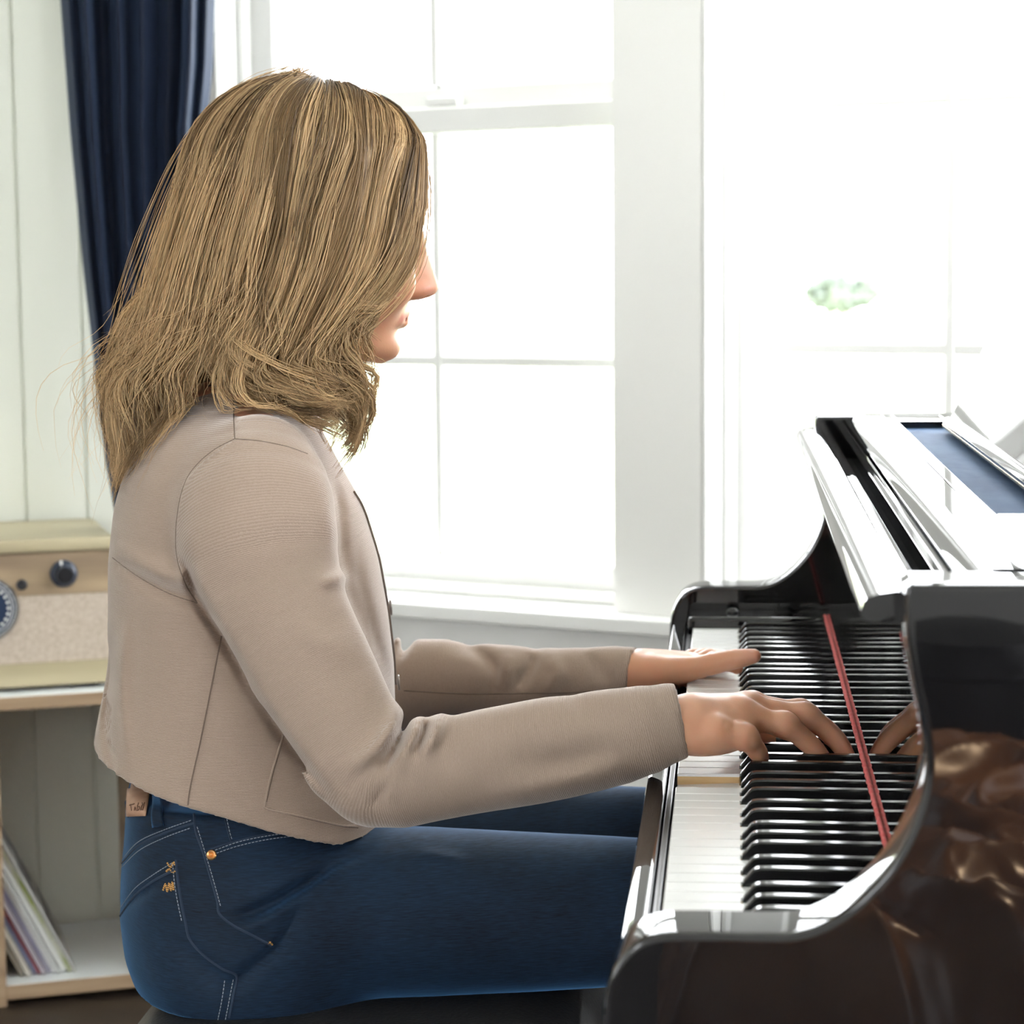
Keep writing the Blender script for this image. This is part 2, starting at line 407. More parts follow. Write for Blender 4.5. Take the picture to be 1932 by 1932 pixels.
# keys: A0 at the far end, C8 at the near end
WK = 23.53e-3
names = ['A', 'B', 'C', 'D', 'E', 'F', 'G']
OFF = {'C': -2.5e-3, 'D': 3.8e-3, 'F': -4.6e-3, 'G': 0.0, 'A': 4.8e-3}       # sharp after this natural, offset of its centre from the joint
sharp_after = [(names[i % 7] in OFF) and i < 51 for i in range(52)]
def sharp_y(i): return -((i + 1) * WK + OFF[names[i % 7]])
XS0 = 0.0515; SW = 0.0055
def white_key(i, press=0.0):
    nm = names[i % 7]; a = -i * WK - 0.0005; b = -(i + 1) * WK + 0.0005
    ra, rb = a, b
    if i > 0 and sharp_after[i - 1]: ra = sharp_y(i - 1) - SW - 0.0012
    if sharp_after[i]: rb = sharp_y(i) + SW + 0.0012
    L_ = 0.165
    pts = [(0, a), (XS0 - 0.001, a)]
    if ra != a: pts += [(XS0 - 0.001, ra)]
    pts += [(L_, ra), (L_, rb)]
    if rb != b: pts += [(XS0 - 0.001, rb)]
    pts += [(XS0 - 0.001, b), (0, b)]
    bm = bmesh.new()
    dz = lambda x, z: KZ + z - press * (1 - x / 0.22)
    e = 0.0007
    cy_ = (a + b) / 2
    lift = lambda x, y: (max(x, e), min(max(y, b + e), a - e))
    top = [bm.verts.new((*lift(x, y), dz(x, 0.0))) for x, y in pts]
    up = [bm.verts.new((x, y, dz(x, -e))) for x, y in pts]
    mid = [bm.verts.new((x, y, dz(x, -0.0025))) for x, y in pts]
    low = [bm.verts.new((x, y, dz(x, -0.021))) for x, y in pts]
    bm.faces.new(top).material_index = 0
    n = len(pts)
    for A, B, mi in ((top, up, 0), (up, mid, 0), (mid, low, 1)):
        for k in range(n):
            f = bm.faces.new([A[k], B[k], B[(k + 1) % n], A[(k + 1) % n]])
            f.material_index = 0 if (k == n - 1) else mi
    bm.faces.new(low[::-1]).material_index = 1
    return obj('white_key', bm, [M['ivory'], M['key_wood']], piano)
for i in range(52): white_key(i, {32: 0.009, 33: 0.009}.get(i, 0.0))
sharp_mesh = None
for i in range(51):
    if not sharp_after[i]: continue
    if sharp_mesh is None:
        bm = bmesh.new()
        sec = lambda x, zt, wt, wb, r: [(x, -wb, -0.012), (x, -wb, -0.001), (x, -wt, zt - r), (x, -wt + r, zt), (x, wt - r, zt), (x, wt, zt - r), (x, wb, -0.001), (x, wb, -0.012)]
        secs = [sec(0.0, 0.0015, 0.0050, 0.0055, 0.0005), sec(0.0008, 0.003, 0.0048, 0.0055, 0.0008), sec(0.0065, 0.0098, 0.0044, 0.0055, 0.001),
                sec(0.0088, 0.0116, 0.0043, 0.0055, 0.0012), sec(0.012, 0.0123, 0.0043, 0.0055, 0.0012), sec(0.02, 0.0125, 0.0043, 0.0055, 0.0012), sec(0.0985, 0.0120, 0.0043, 0.0055, 0.0012)]
        rows = [[bm.verts.new(p) for p in s] for s in secs]
        for A, B in zip(rows, rows[1:]):
            for k in range(8): bm.faces.new([A[k], B[k], B[(k + 1) % 8], A[(k + 1) % 8]])
        bm.faces.new(rows[0][::-1]); bm.faces.new(rows[-1])
        ob = obj('black_key', bm, M['ebony'], None, smooth=35); sharp_mesh = ob.data
        bpy.data.objects.remove(ob)
    ob = bpy.data.objects.new('black_key', sharp_mesh); ob.matrix_basis = Matrix.Translation((XS0, sharp_y(i), KZ))
    link(ob, piano)
# red felt cord along the foot of the fallboard
ys = np.linspace(0.015, -1.2, 240)
pts = np.stack([np.full_like(ys, XB - 0.0016) + 0.0004 * np.sin(ys * 700), ys, KZ + 0.0125 + 0.0005 * np.sin(ys * 420)], 1)
tube('felt_strip', pts, 0.0019 + 0.0003 * np.sin(ys * 900), M['red_felt'], piano, 8)
# fallboard: upright polished board, with the folded lip along its top
bm = bmesh.new(); box(bm, (XB, YN0 + 0.0005, KZ + 0.004), (XB + 0.016, YF0 - 0.0005, 0.938), bevel=0.002); fb = obj('fallboard', bm, BL, piano, smooth=40)
lip = [(0.119, 0.9555), (0.117, 0.950), (0.1185, 0.9465), (0.123, 0.9445), (0.1475, 0.944), (0.1480, 0.950), (0.1475, 0.9570), (0.1445, 0.9608), (0.138, 0.9620), (0.128, 0.9605), (0.121, 0.9580)]
bm = bmesh.new(); prism(bm, lip, lambda a, b: (a, YN0 + 0.001, b), lambda a, b: (a, YF0 - 0.001, b)); o = obj('fallboard_lip', bm, BL, fb, smooth=50)
# rail behind the lip and the music shelf
rail = [(0.174, 0.88), (0.1745, 0.955), (0.1765, 0.964), (0.1805, 0.9705), (0.187, 0.9745), (0.195, 0.9755), (0.2125, 0.9755), (0.2125, 0.90)]
bm = bmesh.new(); prism(bm, rail, lambda a, b: (a, YN0 + 0.001, b), lambda a, b: (a, YF0 - 0.001, b)); obj('lock_rail', bm, BL, piano, smooth=50)
bm = bmesh.new(); box(bm, (XB + 0.016, YN0 + 0.001, 0.90), (0.1745, YF0 - 0.001, 0.925)); obj('hinge_bed', bm, mat('matte_black', (0.004, 0.004, 0.004), 0.9, spec=0.1, bump=0.02), piano)
bm = bmesh.new()
ylo, yhi = YN0 + 0.004, YF0 - 0.004
xo0, xo1, xi0, xi1, yi0, yi1 = 0.2145, 0.60, 0.2265, 0.268, -0.99, -0.045
zt, zb = 0.9745, 0.9715
def quad(bm, *ps): return bm.faces.new([bm.verts.new(p) for p in ps])
box(bm, (xo0, ylo, 0.955), (xi0, yhi, zt), bevel=0.0012, seg=2); box(bm, (xi1 + 0.012, ylo, 0.955), (xo1, yhi, zt), bevel=0.0012, seg=2)
box(bm, (xi0, ylo, 0.955), (xi1 + 0.012, yi0, zt), bevel=0.0012); box(bm, (xi0, yi1, 0.955), (xi1 + 0.012, yhi, zt), bevel=0.0012)
shelf_o = obj('music_shelf', bm, BL, piano, smooth=40)
M['dull_black'] = mat('blue_desk_cloth', (0.035, 0.085, 0.19), 0.75, spec=0.25, var=(0.07, 0.14, 0.27), var_scale=(25, 8, 8), bump=0.5, bump_scale=900, bump_dist=0.0006)  # blue sky mirrored on the dusty black recess, painted in as its colour
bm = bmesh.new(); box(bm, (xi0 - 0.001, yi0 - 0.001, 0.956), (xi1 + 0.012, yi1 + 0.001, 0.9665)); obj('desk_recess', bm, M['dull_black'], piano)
tube('desk_hinge', [(0.2715, -1.05, 0.9745), (0.2715, -0.115, 0.9745)], 0.0032, M['brass'], piano, 10)
# music desk leaning back
dz_, dx_ = math.cos(math.radians(24)), math.sin(math.radians(24))
FD = lambda u, y, t: (0.2745 + u * dx_ + t * dz_, y, 0.974 + u * dz_ - t * dx_)
bm = bmesh.new(); box(bm, (0.0, -1.06, 0.0), (0.27, -0.105, 0.014), FD, bevel=0.003); md = obj('music_desk', bm, BL, piano, smooth=40)
bm = bmesh.new(); box(bm, (0.0, -1.0, -0.012), (0.010, -0.16, 0.0), FD, bevel=0.003); obj('music_ledge', bm, BL, md, smooth=40)
# lid lying closed over the strings behind the desk
bm = bmesh.new()
RL = RP + np.stack([Tn[:, 1], -Tn[:, 0]], 1) * 0.012
sel = [p for p in RL]
pts = [(0.60, YN1 - 0.012)] + [(p[0], p[1]) for p in sel if p[0] > 0.60] + [(0.60, YF1 + 0.012)]
prism(bm, pts, lambda a, b: (a, b, RIMZ + 0.003), lambda a, b: (a, b, RIMZ + 0.023)); obj('lid', bm, BL, piano)
# legs and pedals
for (lx, ly) in ((0.12, -1.20), (0.12, -0.03), (1.38, -0.33)):
    bm = bmesh.new(); lathe(bm, [(0, 0), (0.03, 0), (0.03, 0.05), (0.045, 0.07), (0.055, 0.60), (0.075, 0.62), (0.075, 0.642), (0, 0.642)], lambda a, b, h, lx=lx, ly=ly: (lx + a, ly + b, h), 4)
    obj('leg', bm, BL, piano)
bm = bmesh.new(); box(bm, (0.36, -0.72, 0.05), (0.44, -0.50, 0.645), bevel=0.006); lyre = obj('pedal_lyre', bm, BL, piano, smooth=40)
for k in range(3):
    bm = bmesh.new(); box(bm, (0.24, -0.665 + k * 0.05 - 0.012, 0.055), (0.37, -0.665 + k * 0.05 + 0.012, 0.065), bevel=0.003); obj('pedal', bm, M['brass'], lyre, smooth=40)

# ------------------------------------------------------------------ bench
bench = empty('piano_bench', (-0.33, -0.5, 0), 'black leather piano bench under the seated woman', 'bench')
bx0, bx1, by0, by1 = -0.497, -0.075, -0.90, -0.10
bm = bmesh.new()
nx, ny = 26, 46
def puff(u, v):
    e = (1 - abs(u) ** 6) * (1 - abs(v) ** 6)
    return 0.445 + 0.052 * e ** 0.35
g = [[bm.verts.new((bx0 + (bx1 - bx0) * (i / nx), by0 + (by1 - by0) * (j / ny), puff(2 * i / nx - 1, 2 * j / ny - 1))) for j in range(ny + 1)] for i in range(nx + 1)]
for i in range(nx):
    for j in range(ny): bm.faces.new([g[i][j], g[i + 1][j], g[i + 1][j + 1], g[i][j + 1]])
obj('cushion', bm, M['leather'], bench, smooth=True)
bm = bmesh.new(); box(bm, (bx0, by0, 0.37), (bx1, by1, 0.446), bevel=0.004); obj('apron', bm, M['black_satin'], bench, smooth=40)
for x in (bx0 + 0.03, bx1 - 0.03):
    for y in (by0 + 0.03, by1 - 0.03):
        bm = bmesh.new(); box(bm, (x - 0.024, y - 0.024, 0.0), (x + 0.024, y + 0.024, 0.371), bevel=0.003); obj('leg', bm, M['black_satin'], bench, smooth=40)
# ------------------------------------------------------------------ low bookcase against the panelled wall, radio, records
M['oak'] = mat('oak_edge', (0.42, 0.30, 0.19), 0.5, var=(0.30, 0.20, 0.12), var_scale=(3, 3, 40), bump=0.2, bump_scale=150)
M['pale_wood'] = mat('pale_wood', (0.42, 0.31, 0.19), 0.45, var=(0.22, 0.155, 0.10), var_scale=(2, 2, 22), var_detail=6, bump=0.15, bump_scale=150)
M['pale_top'] = mat('pale_top', (0.46, 0.40, 0.26), 0.4, var=(0.38, 0.32, 0.20), var_scale=(2, 2, 20), bump=0.1)
M['white_board'] = mat('white_board', (0.80, 0.84, 0.86), 0.4, bump=0.03)
NF = -0.34                                         # front plane of the bookcase
sL = pxB(12, 1850, NF)[0]                           # inner face of the left upright
zTopT = pxB(100, 1311, NF)[1]; zTopB = pxB(100, 1336, NF)[1]
zLowT = pxB(100, 1852, NF)[1]; zLowB = pxB(100, 1879, NF)[1]
sR = pxB(272, 1600, NF)[0] + 0.10
case = empty('bookcase', FB(sL + 0.3, -0.17, 0), 'low open wooden bookcase with white shelves by the panelled wall', 'bookcase')
def shelf(z0, z1, nm):
    bm = bmesh.new(); box(bm, (sL - 0.9, NF, z0), (sR - 0.10, -0.015, z1), FB, bevel=0.0015, seg=1)
    for f in bm.faces: f.material_index = 0 if f.normal.z > 0.9 or f.calc_center_median().z > z1 - 0.0005 else 1
    return obj(nm, bm, [M['white_board'], M['oak']], case)
shelf(zTopB, zTopT, 'shelf'); shelf(zLowB, zLowT, 'shelf')
for s0, s1 in ((sL - 0.022, sL), (sR - 0.10, sR - 0.078), (sL - 0.92, sL - 0.90)):
    bm = bmesh.new(); box(bm, (s0, NF - 0.004, 0.0), (s1, -0.012, zTopB if abs(s0 - (sL - 0.022)) < 1e-6 else zTopT), FB, bevel=0.002); obj('upright', bm, M['oak'], case)
bm = bmesh.new(); box(bm, (sL, -0.08, 0.0), (sR - 0.1, -0.06, zLowB), FB); obj('kick_board', bm, mat('kick_black', (0.01, 0.01, 0.01), 0.6, bump=0.02), case)

# radio
RF = -0.30
zr0 = zTopT + 0.008
zr1 = pxB(100, 1016, RF)[1]
zcap = pxB(100, 1042, RF)[1]; zfab1 = pxB(100, 1122, RF)[1]; zfab0 = pxB(100, 1249, RF)[1]
r_s0, r_s1 = sL - 0.52, pxB(216, 1150, RF)[0]
radio = empty('table_radio', FB((r_s0 + r_s1) / 2, -0.15, zTopT), 'pale wooden tabletop radio with fabric grille on the bookcase', 'radio')
def rb(nm, s0, s1, n0, n1, z0, z1, m, bev=0.003, par=radio):
    bm = bmesh.new(); box(bm, (s0, n0, z0), (s1, n1, z1), FB, bevel=bev); return obj(nm, bm, m, par, smooth=40)
rb('cabinet', r_s0, r_s1, RF + 0.006, -0.02, zr0, zcap, M['pale_wood'])
rb('lid', r_s0 - 0.004, r_s1 + 0.004, RF - 0.003, -0.016, zcap, zr1, M['pale_top'], 0.006)
rb('front_panel', r_s0 + 0.002, r_s1 - 0.002, RF, RF + 0.008, zfab1, zcap - 0.002, M['pale_wood'], 0.001)
M['grille'] = mat('grille_fabric', (0.44, 0.36, 0.285), 0.9, var=(0.55, 0.47, 0.385), var_scale=(160, 160, 160), bump=0.6, bump_scale=500, bump_dist=0.001)
rb('grille', r_s0 + 0.02, r_s1 - 0.002, RF + 0.002, RF + 0.008, zfab0, zfab1, M['grille'], 0.001)
rb('bottom_rail', r_s0 + 0.002, r_s1 - 0.002, RF, RF + 0.008, zr0, zfab0, M['pale_top'], 0.001)
for s in (r_s0 + 0.06, r_s1 - 0.05):
    rb('foot', s - 0.02, s + 0.02, RF + 0.02, RF + 0.06, zTopT, zr0, M['black_satin'], 0.0)
M['blue_plastic'] = mat('blue_black_plastic', (0.03, 0.04, 0.065), 0.3, bump=0.05)
M['dial_face'] = mat('dial_face', (0.02, 0.035, 0.075), 0.25, bump=0.02)
M['mark_white'] = mat('mark_white', (0.8, 0.8, 0.78), 0.5, bump=0.02)
def disc(nm, x, y, prof, m, par, seg=40):
    s, z = pxB(x, y, RF); bm = bmesh.new(); lathe(bm, prof, lambda a, b, h: FB(s + a, RF - h, z + b), seg); return obj(nm, bm, m, par, smooth=40), s, z
kn, ks, kz = disc('knob', 120, 1082, [(0.0215, 0), (0.0215, 0.004), (0.019, 0.007), (0.0155, 0.010), (0.0145, 0.009), (0.0135, 0.024), (0.012, 0.026), (0, 0.026)], M['blue_plastic'], radio)
bm = bmesh.new(); lathe(bm, [(0.0125, 0.0262), (0.0125, 0.0272), (0, 0.0272)], lambda a, b, h: FB(ks + a, RF - h, kz + b), 30); obj('knob_cap', bm, M['black_satin'], kn)
bm = bmesh.new(); box(bm, (ks - 0.006, RF - 0.0115, kz + 0.0145), (ks - 0.0025, RF - 0.006, kz + 0.021), FB); obj('pointer', bm, M['mark_white'], kn)
disc('indicator', 41, 1103, [(0.0085, 0), (0.0085, 0.003), (0.006, 0.004), (0, 0.002)], M['black_satin'], radio)
dl, ds, dz2 = disc('dial', -28, 1148, [(0.052, 0), (0.053, 0.006), (0.050, 0.012), (0.047, 0.012), (0.0445, 0.009)], M['chrome'], radio, 64)
bm = bmesh.new(); lathe(bm, [(0.0448, 0.0085), (0, 0.0085)], lambda a, b, h: FB(ds + a, RF - h, dz2 + b), 48); obj('dial_plate', bm, M['dial_face'], dl)
for k in range(24):
    a = 2 * math.pi * k / 24; r = 0.035
    bm = bmesh.new(); h = 0.0024
    lathe(bm, [(h, 0.0086), (h, 0.0092), (0, 0.0092)], lambda p, q, hh: FB(ds + r * math.cos(a) + p, RF - hh, dz2 + r * math.sin(a) + q), 10); obj('dial_mark', bm, M['mark_white'], dl)
for rr in (0.0405,):
    pts = [FB(ds + rr * math.cos(t), RF - 0.009, dz2 + rr * math.sin(t)) for t in np.linspace(0, 2 * math.pi, 50)]
    tube('dial_ring', pts, 0.0008, M['mark_white'], dl, 5)

# leaning magazines on the lower shelf: thin boards tilted to the left
tilt = math.radians(26)
def magazine(sfoot, thick, L_, colr, nm, lab, depth=0.25, n_front=NF + 0.03, art=None):
    ca, sa = math.cos(tilt), math.sin(tilt)
    # u runs up along the leaning sheet, t across its thickness (to the right)
    fr = lambda u, n, t: FB(sfoot - u * sa + t * ca, n, zLowT + 0.001 + u * ca + (t + thick) * sa)
    bm = bmesh.new(); box(bm, (0, n_front, -thick), (L_, n_front + depth, 0), fr, bevel=min(0.0006, thick * 0.3), seg=1)
    o = obj(nm, bm, colr); tag(o, lab, 'magazine' if nm == 'magazine' else 'record', 'magazines leaning in the bookcase'); return o, fr
def paper(nm, a, b=None, sc=60): return mat(nm, a, 0.6, var=b or a, var_scale=(sc, sc, sc), bump=0.05)
sf, zf = pxB(142, 1790, NF + 0.04)
front_frame = None
specs = [(0.0, 0.004, 0.325, (0.36, 0.36, 0.34), (0.46, 0.46, 0.44), 'grey newsprint cover with small pictures, front one of the leaning stack'),
         (0.0055, 0.006, 0.30, (0.66, 0.65, 0.60), (0.30, 0.34, 0.12), 'green and cream magazine just behind the grey newsprint one'),
         (0.0125, 0.009, 0.31, (0.70, 0.70, 0.68), None, 'thick white booklet third from the front of the leaning stack'),
         (0.0225, 0.005, 0.30, (0.58, 0.59, 0.58), None, 'thin pale grey booklet fourth in the leaning stack'),
         (0.0285, 0.005, 0.30, (0.66, 0.66, 0.66), None, 'thin off-white booklet fifth in the leaning stack'),
         (0.0345, 0.007, 0.29, (0.26, 0.25, 0.36), (0.36, 0.34, 0.42), 'muted violet magazine in the middle of the leaning stack'),
         (0.0425, 0.006, 0.30, (0.40, 0.36, 0.40), None, 'mauve grey magazine next to the violet one'),
         (0.0495, 0.004, 0.28, (0.30, 0.08, 0.10), None, 'dark red thin magazine in the leaning stack'),
         (0.0545, 0.007, 0.28, (0.20, 0.22, 0.34), None, 'dark blue magazine near the left end of the stack'),
         (0.0625, 0.008, 0.27, (0.45, 0.42, 0.36), (0.55, 0.52, 0.46), 'tan worn magazine near the left end of the stack'),
         (0.0715, 0.008, 0.26, (0.30, 0.27, 0.22), None, 'brown magazine at the far left of the leaning stack')]
for q, (ds_, th, L_, c1, c2, lab) in enumerate(specs):
    o, fr = magazine(sf - ds_ / math.cos(tilt), th, L_, paper('paper_%d' % q, c1, c2, 25), 'magazine', lab, 0.25, NF + 0.035 + (q % 3) * 0.004)
    if q == 0:
        ink = [mat('ink_%d' % k, c, 0.7, var=tuple(x * 0.6 for x in c), var_scale=(70, 70, 70), bump=0.02) for k, c in enumerate([(0.15, 0.15, 0.145), (0.20, 0.20, 0.19), (0.11, 0.11, 0.11)])]
        rng = random.Random(4)
        pics = [(0.045, 0.10, 0.02, 0.09), (0.045, 0.10, 0.10, 0.15), (0.115, 0.19, 0.02, 0.07), (0.115, 0.19, 0.085, 0.15), (0.205, 0.265, 0.02, 0.12), (0.28, 0.312, 0.03, 0.14), (0.115, 0.15, 0.17, 0.225), (0.165, 0.20, 0.17, 0.225), (0.05, 0.1, 0.17, 0.225), (0.21, 0.26, 0.14, 0.22)]
        for k, (u0, u1, n0, n1) in enumerate(pics):
            nf = NF + 0.035
            bm = bmesh.new(); vs = [bm.verts.new(v3(fr(u, nf + n, 0.0004))) for u, n in ((u0, n0), (u1, n0), (u1, n1), (u0, n1))]; bm.faces.new(vs)
            obj('printed_picture', bm, ink[k % 3], o)

# ------------------------------------------------------------------ navy curtain
M['navy'] = mat('navy_velvet', (0.0024, 0.0066, 0.020), 0.7, sheen=0.18, sheen_col=(0.35, 0.5, 0.9), spec=0.25, bump=0.15, bump_scale=400)
def curtain():
    nu, nv = 220, 70
    zt_, zb_ = 2.42, 0.06
    dep = 3.69
    def edge_l(y): return np.interp(y, [-1200, 0, 250, 500, 870, 1200, 1500, 1800], [60, 117, 136, 160, 203, 262, 305, 310])
    def edge_r(y): return np.interp(y, [-1200, 0, 130, 240, 500, 870, 1800], [415, 403, 398, 386, 382, 380, 390])
    fold_pos = np.array([0.0, 0.10, 0.20, 0.31, 0.42, 0.63, 0.80, 0.90, 1.0])
    V = np.zeros((nv + 1, nu + 1, 3))
    org = cam_pt(0, dep)
    nrm = np.array([-math.sin(YAW), math.cos(YAW), 0])
    for j in range(nv + 1):
        z = zt_ + (zb_ - zt_) * j / nv
        yy = np.interp(z, [zb_, 1.147, zt_], [966 + FPX * (0.107) + 1e-9 + (1.147 - zb_) / dep * FPX - FPX * 0.107 * 1.98, 505, 505 - (zt_ - 1.147) / dep * FPX])
        a, b = edge_l(yy), edge_r(yy)
        for i in range(nu + 1):
            t = i / nu
            x = a + (b - a) * t
            k = np.searchsorted(fold_pos, t, 'right') - 1; k = min(k, len(fold_pos) - 2)
            f = (t - fold_pos[k]) / (fold_pos[k + 1] - fold_pos[k])
            d = -0.075 * (math.sin(math.pi * f) ** 0.7) * (0.75 + 0.35 * math.sin(k * 2.3)) + 0.006 * math.sin(9 * t + 3 * z)
            xs = x + 7 * math.sin(2 * math.pi * f) * (0.6 + 0.4 * math.sin(k * 1.7 + z))
            p = PP(xs, yy, org + nrm * d, nrm); p[2] = z
            V[j, i] = p
    F = []
    for j in range(nv):
        for i in range(nu):
            q = j * (nu + 1) + i; F.append((q, q + 1, q + nu + 2, q + nu + 1))
    return mesh_np('curtain', V.reshape(-1, 3), F)
cu = obj('curtain', curtain(), M['navy'], None, smooth=True)
sol = cu.modifiers.new('thickness', 'SOLIDIFY'); sol.thickness = 0.003
tag(cu, 'dark navy curtain hanging in folds beside the left window', 'curtain')
# ------------------------------------------------------------------ implicit-surface kit (smoothly blended solids, meshed by surface nets)
class Grid:
    def __init__(s, lo, hi, h):
        s.lo = np.array(lo, np.float32); s.h = float(h)
        s.n = np.ceil((np.array(hi) - np.array(lo)) / h).astype(int) + 1
        s.ax = [(s.lo[k] + np.arange(s.n[k], dtype=np.float32) * np.float32(h)) for k in range(3)]
        s.val = np.full(tuple(s.n), 0.2, np.float32)
    def block(s, lo, hi, pad):
        i0 = np.clip(((np.array(lo) - pad - s.lo) / s.h).astype(int), 0, s.n)
        i1 = np.clip(((np.array(hi) + pad - s.lo) / s.h).astype(int) + 2, 0, s.n)
        sl = tuple(slice(a, b) for a, b in zip(i0, i1))
        return sl, s.ax[0][sl[0]][:, None, None], s.ax[1][sl[1]][None, :, None], s.ax[2][sl[2]][None, None, :]
    def add(s, prim, k=0.0, mode='union', pad=0.03):
        f, lo, hi = prim
        sl, x, y, z = s.block(lo, hi, pad + k)
        if 0 in s.val[sl].shape: return
        d = f(x, y, z).astype(np.float32); v = s.val[sl]
        if mode == 'cut': d = -d; v = -v; 
        if k > 0:
            hh = np.clip(0.5 + 0.5 * (v - d) / k, 0, 1); r = v * (1 - hh) + d * hh - k * hh * (1 - hh)
            if mode == 'cut': 
                v = -s.val[sl]; d2 = d
                hh = np.clip(0.5 + 0.5 * (-(v) - (-d2)) / k, 0, 1)
                r = None
        else: r = np.minimum(v, d)
        if mode == 'cut':
            a, b = s.val[sl], d          # keep a, remove the primitive: max(a, -prim)
            if k > 0:
                hh = np.clip(0.5 - 0.5 * (b - a) / k, 0, 1); s.val[sl] = b * (1 - hh) + a * hh + k * hh * (1 - hh)
            else: s.val[sl] = np.maximum(a, b)
        else: s.val[sl] = r
    def mesh(s):
        v = s.val; n = v.shape; S = v < 0
        c = np.zeros((n[0] - 1, n[1] - 1, n[2] - 1), np.int8)
        for i in (0, 1):
            for j in (0, 1):
                for k in (0, 1): c += S[i:n[0] - 1 + i, j:n[1] - 1 + j, k:n[2] - 1 + k]
        I = np.argwhere((c > 0) & (c < 8)); del c
        acc = np.zeros((len(I), 3), np.float32); cnt = np.zeros(len(I), np.float32)
        co = [(i, j, k) for i in (0, 1) for j in (0, 1) for k in (0, 1)]
        cv = {o: v[I[:, 0] + o[0], I[:, 1] + o[1], I[:, 2] + o[2]] for o in co}
        for a in co:
            for ax in range(3):
                if a[ax]: continue
                b = list(a); b[ax] = 1; b = tuple(b)
                va, vb = cv[a], cv[b]; m = (va < 0) != (vb < 0)
                t = np.where(m, va / np.where(m, va - vb, 1), 0)
                for q in range(3): acc[:, q] += np.where(m, a[q] + (t if q == ax else 0), 0)
                cnt += m
        V = s.lo + (I + acc / cnt[:, None]) * s.h
        cid = np.full((n[0] - 1, n[1] - 1, n[2] - 1), -1, np.int32); cid[I[:, 0], I[:, 1], I[:, 2]] = np.arange(len(I))
        F = []
        for ax in range(3):
            o1, o2 = [(1, 2), (2, 0), (0, 1)][ax]
            sa = [slice(None)] * 3; sb = [slice(None)] * 3; sa[ax] = slice(0, -1); sb[ax] = slice(1, None)
            d = S[tuple(sa)] != S[tuple(sb)]
            E = np.argwhere(d); E = E[(E[:, o1] > 0) & (E[:, o2] > 0) & (E[:, o1] < n[o1] - 1) & (E[:, o2] < n[o2] - 1)]
            def cell(da, db):
                q = E.copy(); q[:, o1] -= da; q[:, o2] -= db; return cid[q[:, 0], q[:, 1], q[:, 2]]
            Q = np.stack([cell(1, 1), cell(0, 1), cell(0, 0), cell(1, 0)], 1)
            inside = S[E[:, 0], E[:, 1], E[:, 2]]
            Q[~inside] = Q[~inside][:, ::-1]
            F.append(Q)
        F = np.concatenate(F); F = F[(F >= 0).all(1)]
        return V.astype(np.float64), F
def relax(V, F, it=2, w=0.5):
    for _ in range(it):
        acc = np.zeros_like(V); cnt = np.zeros(len(V))
        for a, b in ((0, 1), (1, 2), (2, 3), (3, 0)):
            np.add.at(acc, F[:, a], V[F[:, b]]); np.add.at(acc, F[:, b], V[F[:, a]])
            np.add.at(cnt, F[:, a], 1); np.add.at(cnt, F[:, b], 1)
        V = V * (1 - w) + w * acc / cnt[:, None]
    return V
def chain(pts, rad, squash=None):
    """tapered tube through pts; squash=(dir, factor) flattens it along dir"""
    P = np.asarray(pts, float); R = np.asarray(rad, float)
    lo, hi = P.min(0) - R.max(), P.max(0) + R.max()
    def f(x, y, z):
        best = None
        for a, b, ra, rb in zip(P, P[1:], R, R[1:]):
            ab = b - a; L2 = float(ab @ ab) + 1e-12
            px, py, pz = x - np.float32(a[0]), y - np.float32(a[1]), z - np.float32(a[2])
            t = np.clip((px * np.float32(ab[0]) + py * np.float32(ab[1]) + pz * np.float32(ab[2])) / np.float32(L2), 0, 1)
            qx, qy, qz = px - t * np.float32(ab[0]), py - t * np.float32(ab[1]), pz - t * np.float32(ab[2])
            q2 = qx * qx + qy * qy + qz * qz
            if squash is not None:
                s, k = squash; dd = qx * np.float32(s[0]) + qy * np.float32(s[1]) + qz * np.float32(s[2]); q2 = q2 + dd * dd * np.float32(k * k - 1)
            d = np.sqrt(q2) - (np.float32(ra) + t * np.float32(rb - ra))
            best = d if best is None else np.minimum(best, d)
        return best
    return f, lo, hi
def ellip(c, r, axes=None):
    c = np.asarray(c, float); r = np.asarray(r, float); A = np.eye(3) if axes is None else np.asarray(axes, float)
    m = r.max(); lo, hi = c - m, c + m
    def f(x, y, z):
        px, py, pz = x - np.float32(c[0]), y - np.float32(c[1]), z - np.float32(c[2])
        q = 0; 
        for k in range(3):
            t = (px * np.float32(A[k][0]) + py * np.float32(A[k][1]) + pz * np.float32(A[k][2])) / np.float32(r[k]); q = q + t * t
        return (np.sqrt(q) - 1) * np.float32(r.min())
    return f, lo, hi
